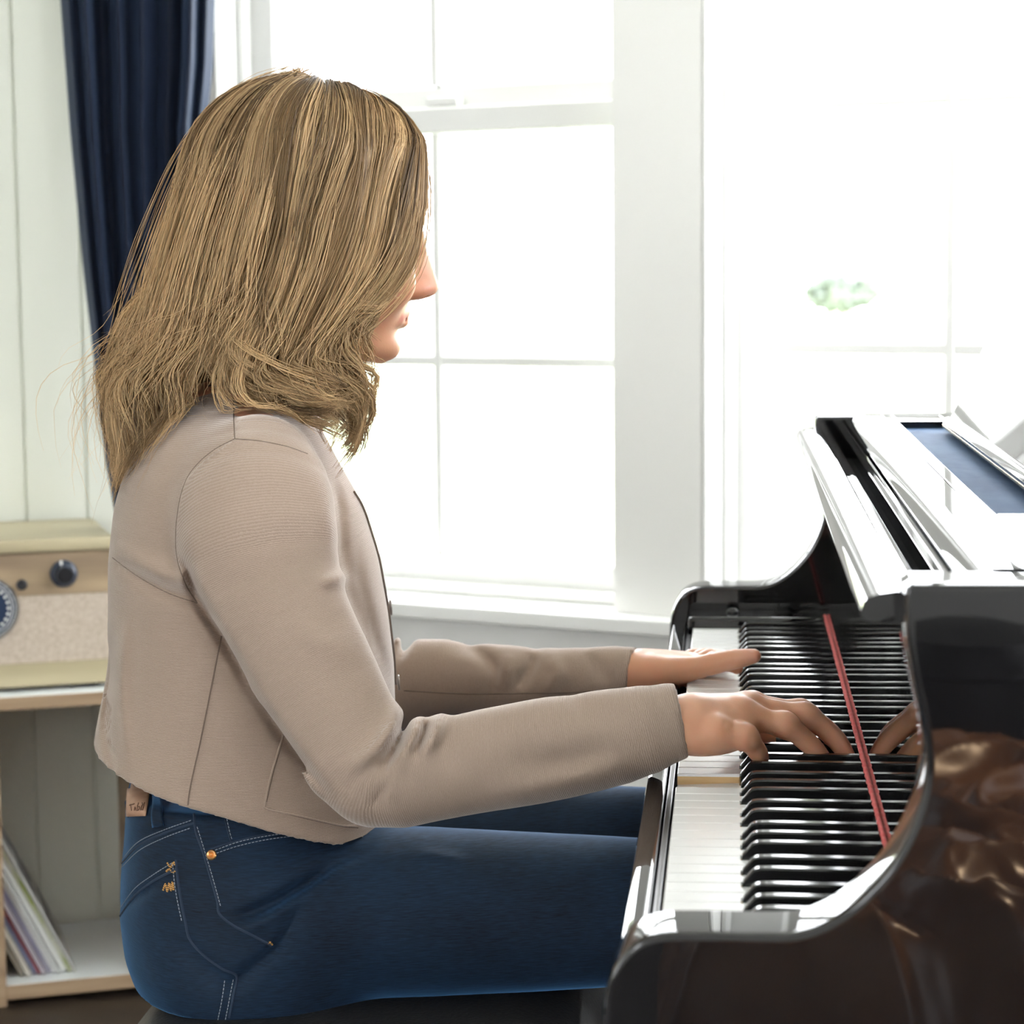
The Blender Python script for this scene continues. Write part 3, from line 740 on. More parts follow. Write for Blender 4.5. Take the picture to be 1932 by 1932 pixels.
# the woman's own frame: U forwards, W away from the camera (her left), Z up
PU = np.array([0.978, 0.208, 0.0]); PW_ = np.array([-0.208, 0.978, 0.0]); PO = np.array([-0.35, -0.50, 0.0])
def PW(x, y, w): return PP(x, y, PO + PW_ * w, PW_)
def L2W(u, w, z): return PO + PU * u + PW_ * w + np.array([0, 0, z])
def stack(rows, n=2.2, w0=0.0, frontpow=None):
    """body of stacked rounded sections; rows = (pixel y, back x, front x, half width[, w centre])"""
    zz, uu0, uu1, bb = [], [], [], []
    for r in rows:
        p = PW(r[1], r[0], w0); q = PW(r[2], r[0], w0)
        zz.append((p[2] + q[2]) / 2); uu0.append((p - PO) @ PU); uu1.append((q - PO) @ PU); bb.append(r[3])
    o = np.argsort(zz); zz = np.array(zz)[o]; uu0 = np.array(uu0)[o]; uu1 = np.array(uu1)[o]; bb = np.array(bb)[o]
    fine = np.linspace(zz[0], zz[-1], 400)
    def sm(a):
        y = np.interp(fine, zz, a); k = np.hanning(31); k /= k.sum()
        return np.convolve(np.pad(y, 15, mode='edge'), k, 'valid')
    A0_, A1_, B_ = sm(uu0), sm(uu1), sm(bb)
    um, wm = max(abs(uu0).max(), abs(uu1).max()) + 0.02, bb.max() + abs(w0) + 0.02
    cs = [L2W(a, b, 0) for a in (-um, um) for b in (-wm, wm)]
    lo = np.min(cs, 0); hi = np.max(cs, 0); lo[2], hi[2] = zz[0], zz[-1]
    def f(x, y, z):
        zf = np.asarray(z).ravel()
        b0 = np.interp(zf, fine, A0_)[None, None, :].astype(np.float32); b1 = np.interp(zf, fine, A1_)[None, None, :].astype(np.float32); bw = np.interp(zf, fine, B_)[None, None, :].astype(np.float32)
        u = (x - np.float32(PO[0])) * np.float32(PU[0]) + (y - np.float32(PO[1])) * np.float32(PU[1])
        w = (x - np.float32(PO[0])) * np.float32(PW_[0]) + (y - np.float32(PO[1])) * np.float32(PW_[1]) - np.float32(w0)
        a = (b1 - b0) / 2; cu = (b1 + b0) / 2
        q = (np.abs((u - cu) / a) ** n + np.abs(w / bw) ** n) ** (1.0 / n)
        d = (q - 1) * np.minimum(a, bw)
        cap = np.maximum(np.float32(zz[0]) - z, z - np.float32(zz[-1]))
        return np.maximum(d, cap)
    return f, lo, hi
def grid_px(g, sl=None):
    """pixel coordinates of every grid point (for folds drawn along the cloth)"""
    x = g.ax[0][:, None, None] - np.float32(CAMP[0]); y = g.ax[1][None, :, None] - np.float32(CAMP[1]); z = g.ax[2][None, None, :] - np.float32(CAMP[2])
    c = lambda v: x * np.float32(v[0]) + y * np.float32(v[1]) + z * np.float32(v[2])
    dz = c(CF); return 966 + FPX * c(CR) / dz, 966 + FPX * c(CD) / dz
def fold(g, PXY, pts, amp, width, wmax=0.0, wmin=-1.0, taper=True):
    """push (amp<0) or raise (amp>0) the surface along a line given in pixels, on the side w<wmax"""
    L = smooth_line(pts, 24) if len(pts) > 2 else np.linspace(pts[0], pts[-1], 10)
    X, Y = PXY
    m = (X > L[:, 0].min() - 3 * width) & (X < L[:, 0].max() + 3 * width) & (Y > L[:, 1].min() - 3 * width) & (Y < L[:, 1].max() + 3 * width) & (np.abs(g.val) < 0.03)
    I = np.nonzero(m)
    if len(I[0]) == 0: return
    w = (g.ax[0][I[0]] - PO[0]) * PW_[0] + (g.ax[1][I[1]] - PO[1]) * PW_[1]
    ok = (w < wmax) & (w > wmin); I = tuple(i[ok] for i in I); w = w[ok]
    x, y = X[I], Y[I]
    d2 = np.full(len(x), 1e9, np.float32); tt = np.zeros(len(x), np.float32)
    for k, (a, b) in enumerate(zip(L, L[1:])):
        ab = b - a; t = np.clip(((x - a[0]) * ab[0] + (y - a[1]) * ab[1]) / (ab @ ab + 1e-9), 0, 1)
        q = (x - a[0] - t * ab[0]) ** 2 + (y - a[1] - t * ab[1]) ** 2
        mm = q < d2; d2 = np.where(mm, q, d2); tt = np.where(mm, (k + t) / (len(L) - 1), tt)
    e = np.exp(-d2 / (width * width))
    if taper: e = e * np.clip(np.sin(np.pi * np.clip(tt, 0.02, 0.98)), 0, 1) ** 0.5
    e = e * np.clip((wmax - w) / 0.02, 0, 1)
    g.val[I] -= (amp * e).astype(np.float32)
def bvh_of(V, F): return BVHTree.FromPolygons([tuple(v) for v in V], [tuple(int(i) for i in f) for f in F])
def drape(bvh, pts, n, lift=0.0005, curve=True):
    """lay a line given in pixels onto a surface"""
    L = smooth_line(pts, n) if curve and len(pts) > 2 else np.array([np.asarray(pts[0]) + (np.asarray(pts[-1]) - np.asarray(pts[0])) * t for t in np.linspace(0, 1, n)], float)
    out = []
    o = v3(CAMP)
    for x, y in L:
        d = v3(ray(x, y)).normalized(); h = bvh.ray_cast(o, d)
        if h[0] is not None:
            nn = h[1] if h[1].dot(d) < 0 else -h[1]
            out.append(np.array(h[0]) + np.array(nn) * lift)
    return np.array(out)

def local_bounds(u0, u1, w0, w1, z0, z1):
    c = np.array([L2W(u, w, z) for u in (u0, u1) for w in (w0, w1) for z in (z0, z1)]); return c.min(0), c.max(0)
def sample(g, P):
    """trilinear value and gradient of a grid field at points P (n,3)"""
    q = np.clip((P - g.lo) / g.h, 0, np.array(g.n) - 1.001); i = q.astype(int); f = q - i
    v = np.zeros(len(P)); gr = np.zeros((len(P), 3))
    for a in (0, 1):
        for b in (0, 1):
            for c in (0, 1):
                cv = g.val[i[:, 0] + a, i[:, 1] + b, i[:, 2] + c]
                fa, fb_, fc = (f[:, 0] if a else 1 - f[:, 0]), (f[:, 1] if b else 1 - f[:, 1]), (f[:, 2] if c else 1 - f[:, 2])
                v += cv * fa * fb_ * fc
                gr[:, 0] += cv * (1 if a else -1) * fb_ * fc; gr[:, 1] += cv * fa * (1 if b else -1) * fc; gr[:, 2] += cv * fa * fb_ * (1 if c else -1)
    gr /= np.linalg.norm(gr, axis=1, keepdims=True) + 1e-9
    return v, gr
# ------------------------------------------------------------------ the woman at the piano
person = empty('person', L2W(0, 0, 0), 'woman with long blond hair in a beige cardigan and jeans playing the piano', 'person')
def attr_mat(name):
    m = bpy.data.materials.new(name); m.use_nodes = True; return m, m.node_tree.nodes, m.node_tree.links, m.node_tree.nodes['Principled BSDF']
# skin
m, N, L, b = attr_mat('skin')
b.inputs['Roughness'].default_value = 0.42; b.inputs['Subsurface Weight'].default_value = 0.35
b.inputs['Subsurface Radius'].default_value = (0.010, 0.004, 0.002); b.inputs['Subsurface Scale'].default_value = 0.5
at = N.new('ShaderNodeAttribute'); at.attribute_name = 'blush'
mx = N.new('ShaderNodeMix'); mx.data_type = 'RGBA'; mx.inputs[6].default_value = (0.60, 0.33, 0.205, 1); mx.inputs[7].default_value = (0.55, 0.20, 0.17, 1)
L.new(at.outputs['Fac'], mx.inputs[0])
tc = N.new('ShaderNodeTexCoord'); nz = N.new('ShaderNodeTexNoise'); nz.inputs['Scale'].default_value = 55; nz.inputs['Detail'].default_value = 5
mx2 = N.new('ShaderNodeMix'); mx2.data_type = 'RGBA'; mx2.blend_type = 'MULTIPLY'; mx2.inputs[7].default_value = (1.0, 0.86, 0.82, 1)
L.new(tc.outputs['Object'], nz.inputs['Vector']); L.new(nz.outputs[0], mx2.inputs[0]); L.new(mx.outputs[2], mx2.inputs[6]); L.new(mx2.outputs[2], b.inputs['Base Color'])
n2 = N.new('ShaderNodeTexNoise'); n2.inputs['Scale'].default_value = 900; bp = N.new('ShaderNodeBump'); bp.inputs['Strength'].default_value = 0.15; bp.inputs['Distance'].default_value = 0.0006
L.new(tc.outputs['Object'], n2.inputs['Vector']); L.new(n2.outputs[0], bp.inputs['Height']); L.new(bp.outputs[0], b.inputs['Normal'])
M['skin'] = m

VS, FS = [], []
def collect(V, F):
    FS.append(F + sum(len(v) for v in VS)); VS.append(V)
# --- head and neck
hp = lambda x, y, w: PW(x, y, w)
g = Grid(*local_bounds(-0.20, 0.12, -0.12, 0.12, 0.98, 1.34), 0.0022)
AX = np.array([PU, PW_, [0, 0, 1]])
g.add(ellip(hp(595, 356, 0), (0.0925, 0.072, 0.086), AX))
face = [(300, 470, 780, .066), (360, 470, 789, .070), (420, 475, 789, .069), (450, 480, 786, .067), (478, 490, 780, .065), (505, 500, 778, .064), (535, 510, 774, .062), (560, 520, 769, .058), (585, 530, 766, .054), (605, 545, 757, .049),
        (622, 555, 747, .045), (635, 565, 741, .042), (648, 580, 740, .039), (662, 600, 737, .034), (674, 625, 726, .026), (681, 650, 712, .016)]
g.add(stack(face, 2.15), 0.016)
g.add(chain([hp(788, 466, 0), hp(801, 505, 0), hp(810, 540, 0)], [0.0068, 0.0072, 0.0084]), 0.012)
g.add(chain([hp(768, 470, 0), hp(777, 505, 0), hp(785, 540, 0)], [0.010, 0.0125, 0.0125]), 0.010)
for s in (-1, 1):
    g.add(ellip(hp(783, 549, s * 0.0105), (0.0115, 0.006, 0.0065), AX), 0.007)
    g.add(ellip(hp(793, 557, s * 0.0055), (0.006, 0.0028, 0.003), AX), 0.003, 'cut')                      # nostril
    g.add(ellip(hp(778, 476, s * 0.031), (0.014, 0.016, 0.011), AX), 0.012, 'cut')                         # eye socket
    g.add(ellip(hp(758, 478, s * 0.031), (0.0125, 0.0135, 0.0125), AX), 0.004)                              # closed lid
    g.add(chain([hp(772, 452, s * 0.046), hp(785, 447, s * 0.03), hp(788, 452, s * 0.012)], [0.005, 0.006, 0.006]), 0.012)   # brow
    g.add(ellip(hp(725, 535, s * 0.044), (0.028, 0.016, 0.022), AX), 0.02)                                  # cheek
    ex = hp(585, 500, s * 0.077); g.add(ellip(ex, (0.018, 0.006, 0.031), AX), 0.006); g.add(ellip(ex + PW_ * s * 0.005, (0.010, 0.005, 0.019), AX), 0.004, 'cut')
    g.add(chain([hp(737, 603, s * 0.0215), hp(754, 597, s * 0.013), hp(764.5, 590, s * 0.004)], [0.0025, 0.0042, 0.0045]), 0.005)
    g.add(chain([hp(737, 606, s * 0.0205), hp(750, 607, s * 0.012), hp(758, 606, 0)], [0.0025, 0.0045, 0.0052]), 0.005)
g.add(chain([hp(734, 602, -0.022), hp(752, 600, -0.013), hp(764, 598.5, 0), hp(752, 600, 0.013), hp(734, 602, 0.022)], [0.0014, 0.0022, 0.0026, 0.0022, 0.0014]), 0.0015, 'cut')
g.add(ellip(hp(727, 655, 0), (0.0140, 0.015, 0.0125), AX), 0.012)
g.add(chain([hp(575, 560, 0), hp(545, 650, 0), hp(490, 745, 0), hp(455, 800, 0)], [0.050, 0.045, 0.045, 0.050]), 0.03)
V, F = g.mesh(); collect(V, F)
HEADN = len(V); HV = V
# --- paths of the arms
arm_r = [(488, 895, -.148, .052), (487, 950, -.165, .064), (490, 1010, -.182, .068), (515, 1120, -.202, .061), (580, 1250, -.226, .0555), (632, 1350, -.246, .0505), (680, 1430, -.262, .0475), (725, 1462, -.270, .0455),
         (780, 1456, -.277, .0435), (900, 1437, -.289, .0418), (1050, 1410, -.304, .0420), (1180, 1386, -.315, .0385), (1245, 1368, -.319, .0335), (1310, 1352, -.322, .0285)]
arm_l = [(480, 900, .148, .055), (500, 1010, .185, .062), (590, 1180, .220, .054), (700, 1305, .232, .048), (760, 1292, .228, .047), (830, 1283, .214, .043), (930, 1283, .190, .037), (1050, 1287, .161, .0345), (1140, 1276, .142, .031), (1215, 1268, .127, .025)]
cpr = np.array([PW(a, b_, c) for a, b_, c, _ in arm_r]); cpl = np.array([PW(a, b_, c) for a, b_, c, _ in arm_l])
fine_r = smooth_line(np.c_[cpr, [q[3] for q in arm_r]], 26); fine_l = smooth_line(np.c_[cpl, [q[3] for q in arm_l]], 20)
# --- hands (world positions taken from the keys they rest on)
def hand(wrist, fore, mcps, fingers, thumb, palm_pts, rw, h=0.0013):
    allp = np.array([wrist, fore] + [p for f in fingers for p in f] + list(thumb))
    g = Grid(allp.min(0) - 0.03, allp.max(0) + 0.03, h)
    fw = np.array(wrist) - np.array(fore)
    g.add(chain([fore, wrist], [rw * 1.12, rw], squash=None))
    mid = np.mean(mcps, 0)
    # palm: bones fan out from the wrist to the knuckles
    for q, mc in enumerate(mcps):
        st = np.array(wrist) + (np.array(mc) - mid) * 0.35
        rk = [0.0115, 0.0118, 0.0112, 0.0098][q]
        g.add(chain([st, (st + mc) / 2 + np.array([0, 0, -0.002]), mc], [rk * 1.25, rk * 1.12, rk]), 0.014)
    for p, r in palm_pts: g.add(ellip(p, r), 0.016)
    for q, f in enumerate(fingers):
        s = [1.0, 1.03, 1.0, 0.95][q]
        rr = np.array([0.0092, 0.0085, 0.0074, 0.0062]) * s
        pts = [np.array(f[0]), np.array(f[1]), np.array(f[2]), np.array(f[3])]
        fine = smooth_line(pts, 14); R = np.interp(np.linspace(0, 1, 14), [0, 0.12, 0.30, 0.42, 0.52, 0.66, 0.74, 0.88, 1.0], np.array([0.0112, 0.0110, 0.0097, 0.0101, 0.0098, 0.0085, 0.0088, 0.0081, 0.0064]) * s)
        g.add(chain(fine, R), 0.006)
        for kk in (0, 1):   # knuckle swell
            g.add(ellip(pts[kk] + np.array([0, 0, 0.0025]), (0.0100 * s,) * 3), 0.007)
    fine = smooth_line([np.array(p) for p in thumb], 14); R = np.interp(np.linspace(0, 1, 14), [0, 0.25, 0.5, 0.62, 0.72, 0.88, 1], [0.0165, 0.0145, 0.0108, 0.0112, 0.0105, 0.0095, 0.0072])
    g.add(chain(fine, R), 0.010)
    return g.mesh()
Hd = lambda x, y, Y: PY(x, y, Y)
# right hand: little finger nearest the camera
r_wrist = Hd(1302, 1362, -0.752); r_fore = Hd(1225, 1372, -0.760)
r_f = [[Hd(1418, 1334, -0.690), Hd(1512, 1347, -0.683), Hd(1560, 1378, -0.678), Hd(1584, 1412, -0.677)],
       [Hd(1412, 1337, -0.714), Hd(1520, 1354, -0.708), Hd(1570, 1388, -0.703), Hd(1598, 1424, -0.702)],
       [Hd(1396, 1348, -0.736), Hd(1482, 1371, -0.731), Hd(1524, 1401, -0.724), Hd(1551, 1426, -0.719)],
       [Hd(1350, 1382, -0.768), Hd(1405, 1393, -0.764), Hd(1426, 1414, -0.754), Hd(1437, 1431, -0.745)]]
r_t = [Hd(1320, 1362, -0.722), Hd(1370, 1372, -0.680), Hd(1425, 1385, -0.662), Hd(1465, 1402, -0.655)]
V, F = hand(r_wrist, r_fore, [f[0] for f in r_f], r_f, r_t, [(Hd(1345, 1390, -0.752), (0.030, 0.016, 0.014)), (Hd(1345, 1355, -0.728), (0.032, 0.024, 0.015))], 0.0215)
collect(V, F); RV, RF_ = V, F
# left hand: thumb nearest the camera, stretched along the black keys
l_wrist = Hd(1207, 1268, -0.300); l_fore = Hd(1150, 1276, -0.300)
l_f = [[Hd(1300, 1264, -0.315), Hd(1350, 1252, -0.318), Hd(1378, 1252, -0.330), Hd(1390, 1260, -0.338)],
       [Hd(1296, 1261, -0.293), Hd(1340, 1248, -0.285), Hd(1366, 1243, -0.283), Hd(1382, 1246, -0.283)],
       [Hd(1290, 1259, -0.272), Hd(1328, 1247, -0.264), Hd(1350, 1240, -0.262), Hd(1364, 1242, -0.262)],
       [Hd(1280, 1258, -0.252), Hd(1308, 1246, -0.242), Hd(1326, 1240, -0.238), Hd(1338, 1241, -0.236)]]
l_t = [Hd(1240, 1268, -0.322), Hd(1300, 1262, -0.345), Hd(1368, 1247, -0.366), Hd(1422, 1238, -0.374)]
V, F = hand(l_wrist, l_fore, [f[0] for f in l_f], l_f, l_t, [(Hd(1255, 1268, -0.312), (0.028, 0.018, 0.013)), (Hd(1255, 1258, -0.290), (0.032, 0.026, 0.014))], 0.0205)
collect(V, F); LV, LF_ = V, F
# --- the body under the clothes, coarse
g = Grid(*local_bounds(-0.2, 0.56, -0.4, 0.32, 0.0, 1.06), 0.008)
sh_r = PW(490, 905, -0.150); el_r = PW(695, 1455, -0.262); sh_l = PW(480, 905, 0.150); el_l = PW(735, 1330, 0.235)
g.add(chain([PW(455, 830, 0), PW(440, 1000, 0), PW(455, 1300, 0), PW(455, 1620, 0)], [0.075, 0.085, 0.082, 0.085]))
g.add(chain([sh_r, PW(440, 850, 0), sh_l], [0.05, 0.06, 0.05]), 0.04)
g.add(chain(fine_r[:, :3], fine_r[:, 3] * 0.62), 0.02); g.add(chain(fine_l[:, :3], fine_l[:, 3] * 0.62), 0.02)
HIPS = {}
for s in (-1, 1):
    w = 0.095 * s
    hip = L2W(-0.035, w, 0.572); knee = L2W(0.405, w * 1.15, 0.560); ank = L2W(0.43, w * 1.1, 0.085)
    HIPS[s] = (hip, knee, ank)
    g.add(chain([hip, knee], [0.068, 0.05]), 0.03); g.add(chain([knee, ank], [0.046, 0.034]), 0.02)
V, F = g.mesh(); collect(V, F)
V = np.concatenate(VS); F = np.concatenate(FS)
me = mesh_np('body', V, F)
body = obj('body', me, M['skin'], person, smooth=True)
bl = np.zeros(len(V), np.float32)
hx, hy = proj(HV)
wv = (HV - PO) @ PW_
lipm = np.exp(-(((hy - 600) / 8.5) ** 2)) * np.clip((hx - 735) / 8, 0, 1) * (np.abs(wv) < 0.022)
chk = 0.25 * np.exp(-(((hx - 725) / 30) ** 2 + ((hy - 540) / 30) ** 2)); nose = 0.3 * np.exp(-(((hx - 808) / 16) ** 2 + ((hy - 545) / 14) ** 2))
bl[:HEADN] = np.clip(lipm * 0.85 + chk + nose, 0, 1)
tips = [f[3] for f in r_f] + [f[3] for f in l_f] + [r_t[3], l_t[3]] + [f[1] for f in r_f] + [f[1] for f in l_f]
for t in tips: bl = np.maximum(bl, (0.30 * np.exp(-((V - t) ** 2).sum(1) / 0.010 ** 2)).astype(np.float32))
a = me.attributes.new('blush', 'FLOAT', 'POINT'); a.data.foreach_set('value', bl)
# shoes
M['shoe'] = mat('shoe_leather', (0.03, 0.025, 0.022), 0.4, bump=0.2)
for s in (-1, 1):
    an = HIPS[s][2]; bm = bmesh.new()
    g = Grid(an + [-0.09, -0.09, -0.088], an + [0.24, 0.12, 0.05], 0.005)
    g.add(chain([an + PU * -0.02 + [0, 0, -0.03], an + PU * 0.06 + [0, 0, -0.04], an + PU * 0.16 + [0, 0, -0.05]], [0.04, 0.038, 0.030])); g.add(chain([an, an + [0, 0, -0.04]], [0.04, 0.04]), 0.02)
    V_, F_ = g.mesh(); obj('shoe', mesh_np('shoe', V_, F_), M['shoe'], person, smooth=True)
# fingernails
M['nail'] = mat('nail', (0.70, 0.42, 0.36), 0.22, spec=0.6, bump=0.01)
def nail(tip, prev, up, r=0.0048):
    t = np.array(tip) - np.array(prev); t /= np.linalg.norm(t); up = np.array(up, float); up -= t * (up @ t); up /= np.linalg.norm(up); sd = np.cross(t, up)
    c = np.array(tip) - t * 0.001 + up * r * 1.12
    bm = bmesh.new(); n = 8; rows = []
    for i in range(n + 1):
        a_ = -1 + 2 * i / n
        rows.append([bm.verts.new(v3(c + t * (0.0062 * a_) + sd * (r * bb * math.sqrt(max(0.05, 1 - 0.75 * abs(a_) ** 3))) - up * (r * 0.42 * bb * bb) - up * (0.0012 * a_ * a_ + 0.001 * a_))) for bb in (-1, -0.6, 0, 0.6, 1)])
    for A_, B_ in zip(rows, rows[1:]):
        for k in range(4): bm.faces.new([A_[k], B_[k], B_[k + 1], A_[k + 1]])
    obj('fingernail', bm, M['nail'], body, smooth=True)
for f, u in [(r_f[0], (0, -0.1, 1)), (r_f[1], (0.4, -0.2, 1)), (r_f[2], (0.4, -0.3, 1)), (r_f[3], (0.5, -0.3, 1)), (l_f[0], (0.3, -0.2, 1))]: nail(f[3], f[2], u)
nail(l_t[3], l_t[2], (0, 0.25, 1), 0.0062)

# --- cardigan
def relax_attr(a, F, it, *masks):
    """even out a vertex value inside each masked patch"""
    reg = np.zeros(len(a), int)
    for k, m_ in enumerate(masks): reg[m_] = k + 1
    E = np.concatenate([F[:, [0, 1]], F[:, [1, 2]], F[:, [2, 3]], F[:, [3, 0]]]); E = E[(reg[E[:, 0]] == reg[E[:, 1]]) & (reg[E[:, 0]] > 0)]
    cnt = np.bincount(E[:, 0], minlength=len(a)) + np.bincount(E[:, 1], minlength=len(a))
    for _ in range(it):
        s_ = np.bincount(E[:, 0], a[E[:, 1]], len(a)) + np.bincount(E[:, 1], a[E[:, 0]], len(a))
        a = np.where(cnt > 0, s_ / np.maximum(cnt, 1), a)
    return a
m, N, L, b = attr_mat('beige_knit')
b.inputs['Roughness'].default_value = 0.92; b.inputs['Sheen Weight'].default_value = 0.7; b.inputs['Sheen Roughness'].default_value = 0.35; b.inputs['Sheen Tint'].default_value = (1.0, 0.94, 0.92, 1); b.inputs['Specular IOR Level'].default_value = 0.2
at = N.new('ShaderNodeAttribute'); at.attribute_name = 'rib'
mu = N.new('ShaderNodeMath'); mu.operation = 'MULTIPLY'; mu.inputs[1].default_value = 2 * math.pi / 0.0014
tc = N.new('ShaderNodeTexCoord'); nz = N.new('ShaderNodeTexNoise'); nz.inputs['Scale'].default_value = 700; nz.inputs['Detail'].default_value = 3
ns = N.new('ShaderNodeMath'); ns.operation = 'MULTIPLY_ADD'; ns.inputs[1].default_value = 5.0
sn = N.new('ShaderNodeMath'); sn.operation = 'SINE'
ad = N.new('ShaderNodeMath'); ad.operation = 'MULTIPLY_ADD'; ad.inputs[1].default_value = 1.6
L.new(at.outputs['Fac'], mu.inputs[0]); L.new(tc.outputs['Object'], nz.inputs['Vector']); L.new(nz.outputs[0], ns.inputs[0]); L.new(mu.outputs[0], ns.inputs[2]); L.new(ns.outputs[0], sn.inputs[0])
L.new(nz.outputs[0], ad.inputs[0]); L.new(sn.outputs[0], ad.inputs[2])
bp = N.new('ShaderNodeBump'); bp.inputs['Strength'].default_value = 0.40; bp.inputs['Distance'].default_value = 0.0004
L.new(ad.outputs[0], bp.inputs['Height']); L.new(bp.outputs[0], b.inputs['Normal'])
rp = N.new('ShaderNodeValToRGB'); rp.color_ramp.elements[0].color = (0.300, 0.224, 0.176, 1); rp.color_ramp.elements[1].color = (0.405, 0.315, 0.256, 1); rp.color_ramp.elements[0].position = 0.25; rp.color_ramp.elements[1].position = 0.75
mr = N.new('ShaderNodeMath'); mr.operation = 'MULTIPLY_ADD'; mr.inputs[1].default_value = 0.15; mr.inputs[2].default_value = 0.36
L.new(ad.outputs[0], mr.inputs[0]); L.new(mr.outputs[0], rp.inputs[0]); L.new(rp.outputs[0], b.inputs['Base Color'])
M['knit'] = m
g = Grid(*local_bounds(-0.19, 0.44, -0.38, 0.31, 0.64, 1.06), 0.0029)
rows = [(692, 382, 562, .058), (715, 368, 567, .062), (738, 348, 574, .072), (755, 330, 580, .092), (775, 308, 588, .122), (800, 284, 600, .150), (830, 263, 616, .166), (880, 236, 642, .176), (950, 216, 682, .180),
        (1050, 205, 712, .178), (1150, 205, 730, .174), (1250, 200, 742, .172), (1350, 184, 745, .172), (1420, 172, 742, .175), (1500, 168, 735, .180), (1600, 168, 728, .184)]
g.add(stack(rows, 2.25))
g.add(chain(fine_r[:, :3], fine_r[:, 3]), 0.022); g.add(chain(fine_l[:, :3], fine_l[:, 3]), 0.022)
# front placket edge
PXY = grid_px(g)
# folds, drawn where the photo shows them
fold(g, PXY, [(215, 1058), (260, 1088), (320, 1118), (385, 1142)], -0.007, 13, -0.06)
fold(g, PXY, [(212, 1030), (262, 1062), (325, 1092), (372, 1108)], 0.005, 20, -0.06)
fold(g, PXY, [(352, 1060), (372, 1130), (425, 1215), (480, 1310)], -0.010, 10, -0.10)
fold(g, PXY, [(480, 1310), (540, 1400), (620, 1500)], -0.008, 10, -0.10)
fold(g, PXY, [(640, 900), (640, 980), (648, 1050), (662, 1100)], -0.006, 12, -0.08)
fold(g, PXY, [(652, 1100), (690, 1175), (735, 1262), (762, 1330)], -0.008, 12, -0.10)
fold(g, PXY, [(600, 905), (622, 985), (632, 1040)], 0.004, 24, -0.10)
fold(g, PXY, [(668, 1030), (682, 1120), (712, 1230), (735, 1290)], -0.004, 14, -0.02, -0.19)
# elbow: wrinkles fan out of the crook of the arm
fold(g, PXY, [(768, 1352), (752, 1395), (722, 1450)], -0.0156, 9, -0.17)
fold(g, PXY, [(792, 1362), (775, 1402), (742, 1462), (728, 1500)], 0.0120, 12, -0.17)
fold(g, PXY, [(805, 1362), (796, 1390), (778, 1425)], -0.0120, 8, -0.17)
fold(g, PXY, [(832, 1352), (822, 1385), (800, 1420)], 0.0100, 12, -0.17)
fold(g, PXY, [(756, 1330), (742, 1365), (705, 1415), (660, 1450)], 0.0116, 15, -0.17)
fold(g, PXY, [(775, 1400), (745, 1460), (705, 1520)], -0.0084, 10, -0.17)
fold(g, PXY, [(868, 1345), (850, 1400), (835, 1460)], -0.0040, 22, -0.17)
fold(g, PXY, [(950, 1430), (1050, 1440), (1160, 1405)], -0.0048, 26, -0.17)
fold(g, PXY, [(920, 1500), (1040, 1478), (1180, 1440)], 0.0048, 24, -0.17)
fold(g, PXY, [(1060, 1318), (1120, 1345), (1180, 1360)], -0.0040, 22, -0.17)
fold(g, PXY, [(560, 1180), (610, 1215), (668, 1230)], 0.0048, 26, -0.15)
fold(g, PXY, [(600, 1100), (645, 1090), (665, 1088)], 0.0064, 12, -0.12)
# left sleeve
fold(g, PXY, [(775, 1188), (768, 1215), (752, 1245)], -0.0128, 9, 0.4, 0.05); fold(g, PXY, [(742, 1180), (750, 1190), (748, 1215)], 0.0064, 9, 0.4, 0.05)
fold(g, PXY, [(860, 1220), (905, 1235), (935, 1270), (920, 1320)], -0.0080, 14, 0.4, 0.05); fold(g, PXY, [(1010, 1232), (1000, 1262), (975, 1300)], -0.0096, 13, 0.4, 0.05)
fold(g, PXY, [(1040, 1240), (1052, 1270), (1030, 1310)], 0.0064, 14, 0.4, 0.05); fold(g, PXY, [(960, 1232), (955, 1260), (935, 1300)], 0.0064, 14, 0.4, 0.05)
fold(g, PXY, [(1105, 1232), (1130, 1262), (1150, 1290)], -0.0048, 15, 0.4, 0.05)
# hanging folds at the back hem
fold(g, PXY, [(212, 1200), (206, 1300), (200, 1380), (215, 1450)], -0.006, 9, 0.02); fold(g, PXY, [(236, 1180), (228, 1300), (240, 1430)], 0.005, 14, -0.02)
fold(g, PXY, [(420, 1250), (395, 1380), (370, 1520)], -0.0018, 12, -0.06)
# open hem and cuffs
x = g.ax[0][:, None, None]; y = g.ax[1][None, :, None]; z = g.ax[2][None, None, :]
u = (x - PO[0]) * PU[0] + (y - PO[1]) * PU[1]; w = (x - PO[0]) * PW_[0] + (y - PO[1]) * PW_[1]
ub = (PW(172, 1395, 0) - PO) @ PU; uf = (PW(735, 1500, 0) - PO) @ PU
zb = PW(172, 1395, 0)[2]; z1 = PW(430, 1541, -0.165)[2]; z2 = PW(640, 1587, -0.13)[2]; z3 = PW(705, 1582, -0.10)[2]
um = (PW(430, 1541, -0.165) - PO) @ PU; u2 = (PW(640, 1587, -0.13) - PO) @ PU; u3 = (PW(705, 1582, -0.10) - PO) @ PU
hem = np.interp(u.astype(np.float64), [ub, (ub + um) / 2, um, u2, u3], [zb, (zb * 0.45 + z1 * 0.55), z1, z2, z3]).astype(np.float32)
inner = g.val + 0.0065
torso_side = (z < 0.80) & (np.abs(w) < 0.205)
dsl_r = chain(fine_r[10:, :3], fine_r[10:, 3])[0](x.astype(np.float32), y.astype(np.float32), z.astype(np.float32))
cutm = np.where(dsl_r < 0.008, -1.0, hem - z)
COLL = (g.lo.copy(), g.h, g.n.copy(), g.val.copy())
g.val = np.maximum(g.val, cutm.astype(np.float32))
cav = np.maximum(inner, z - (hem + 0.05)); cav = np.where(dsl_r < 0.014, 0.1, cav)
g.val = np.maximum(g.val, -cav.astype(np.float32))
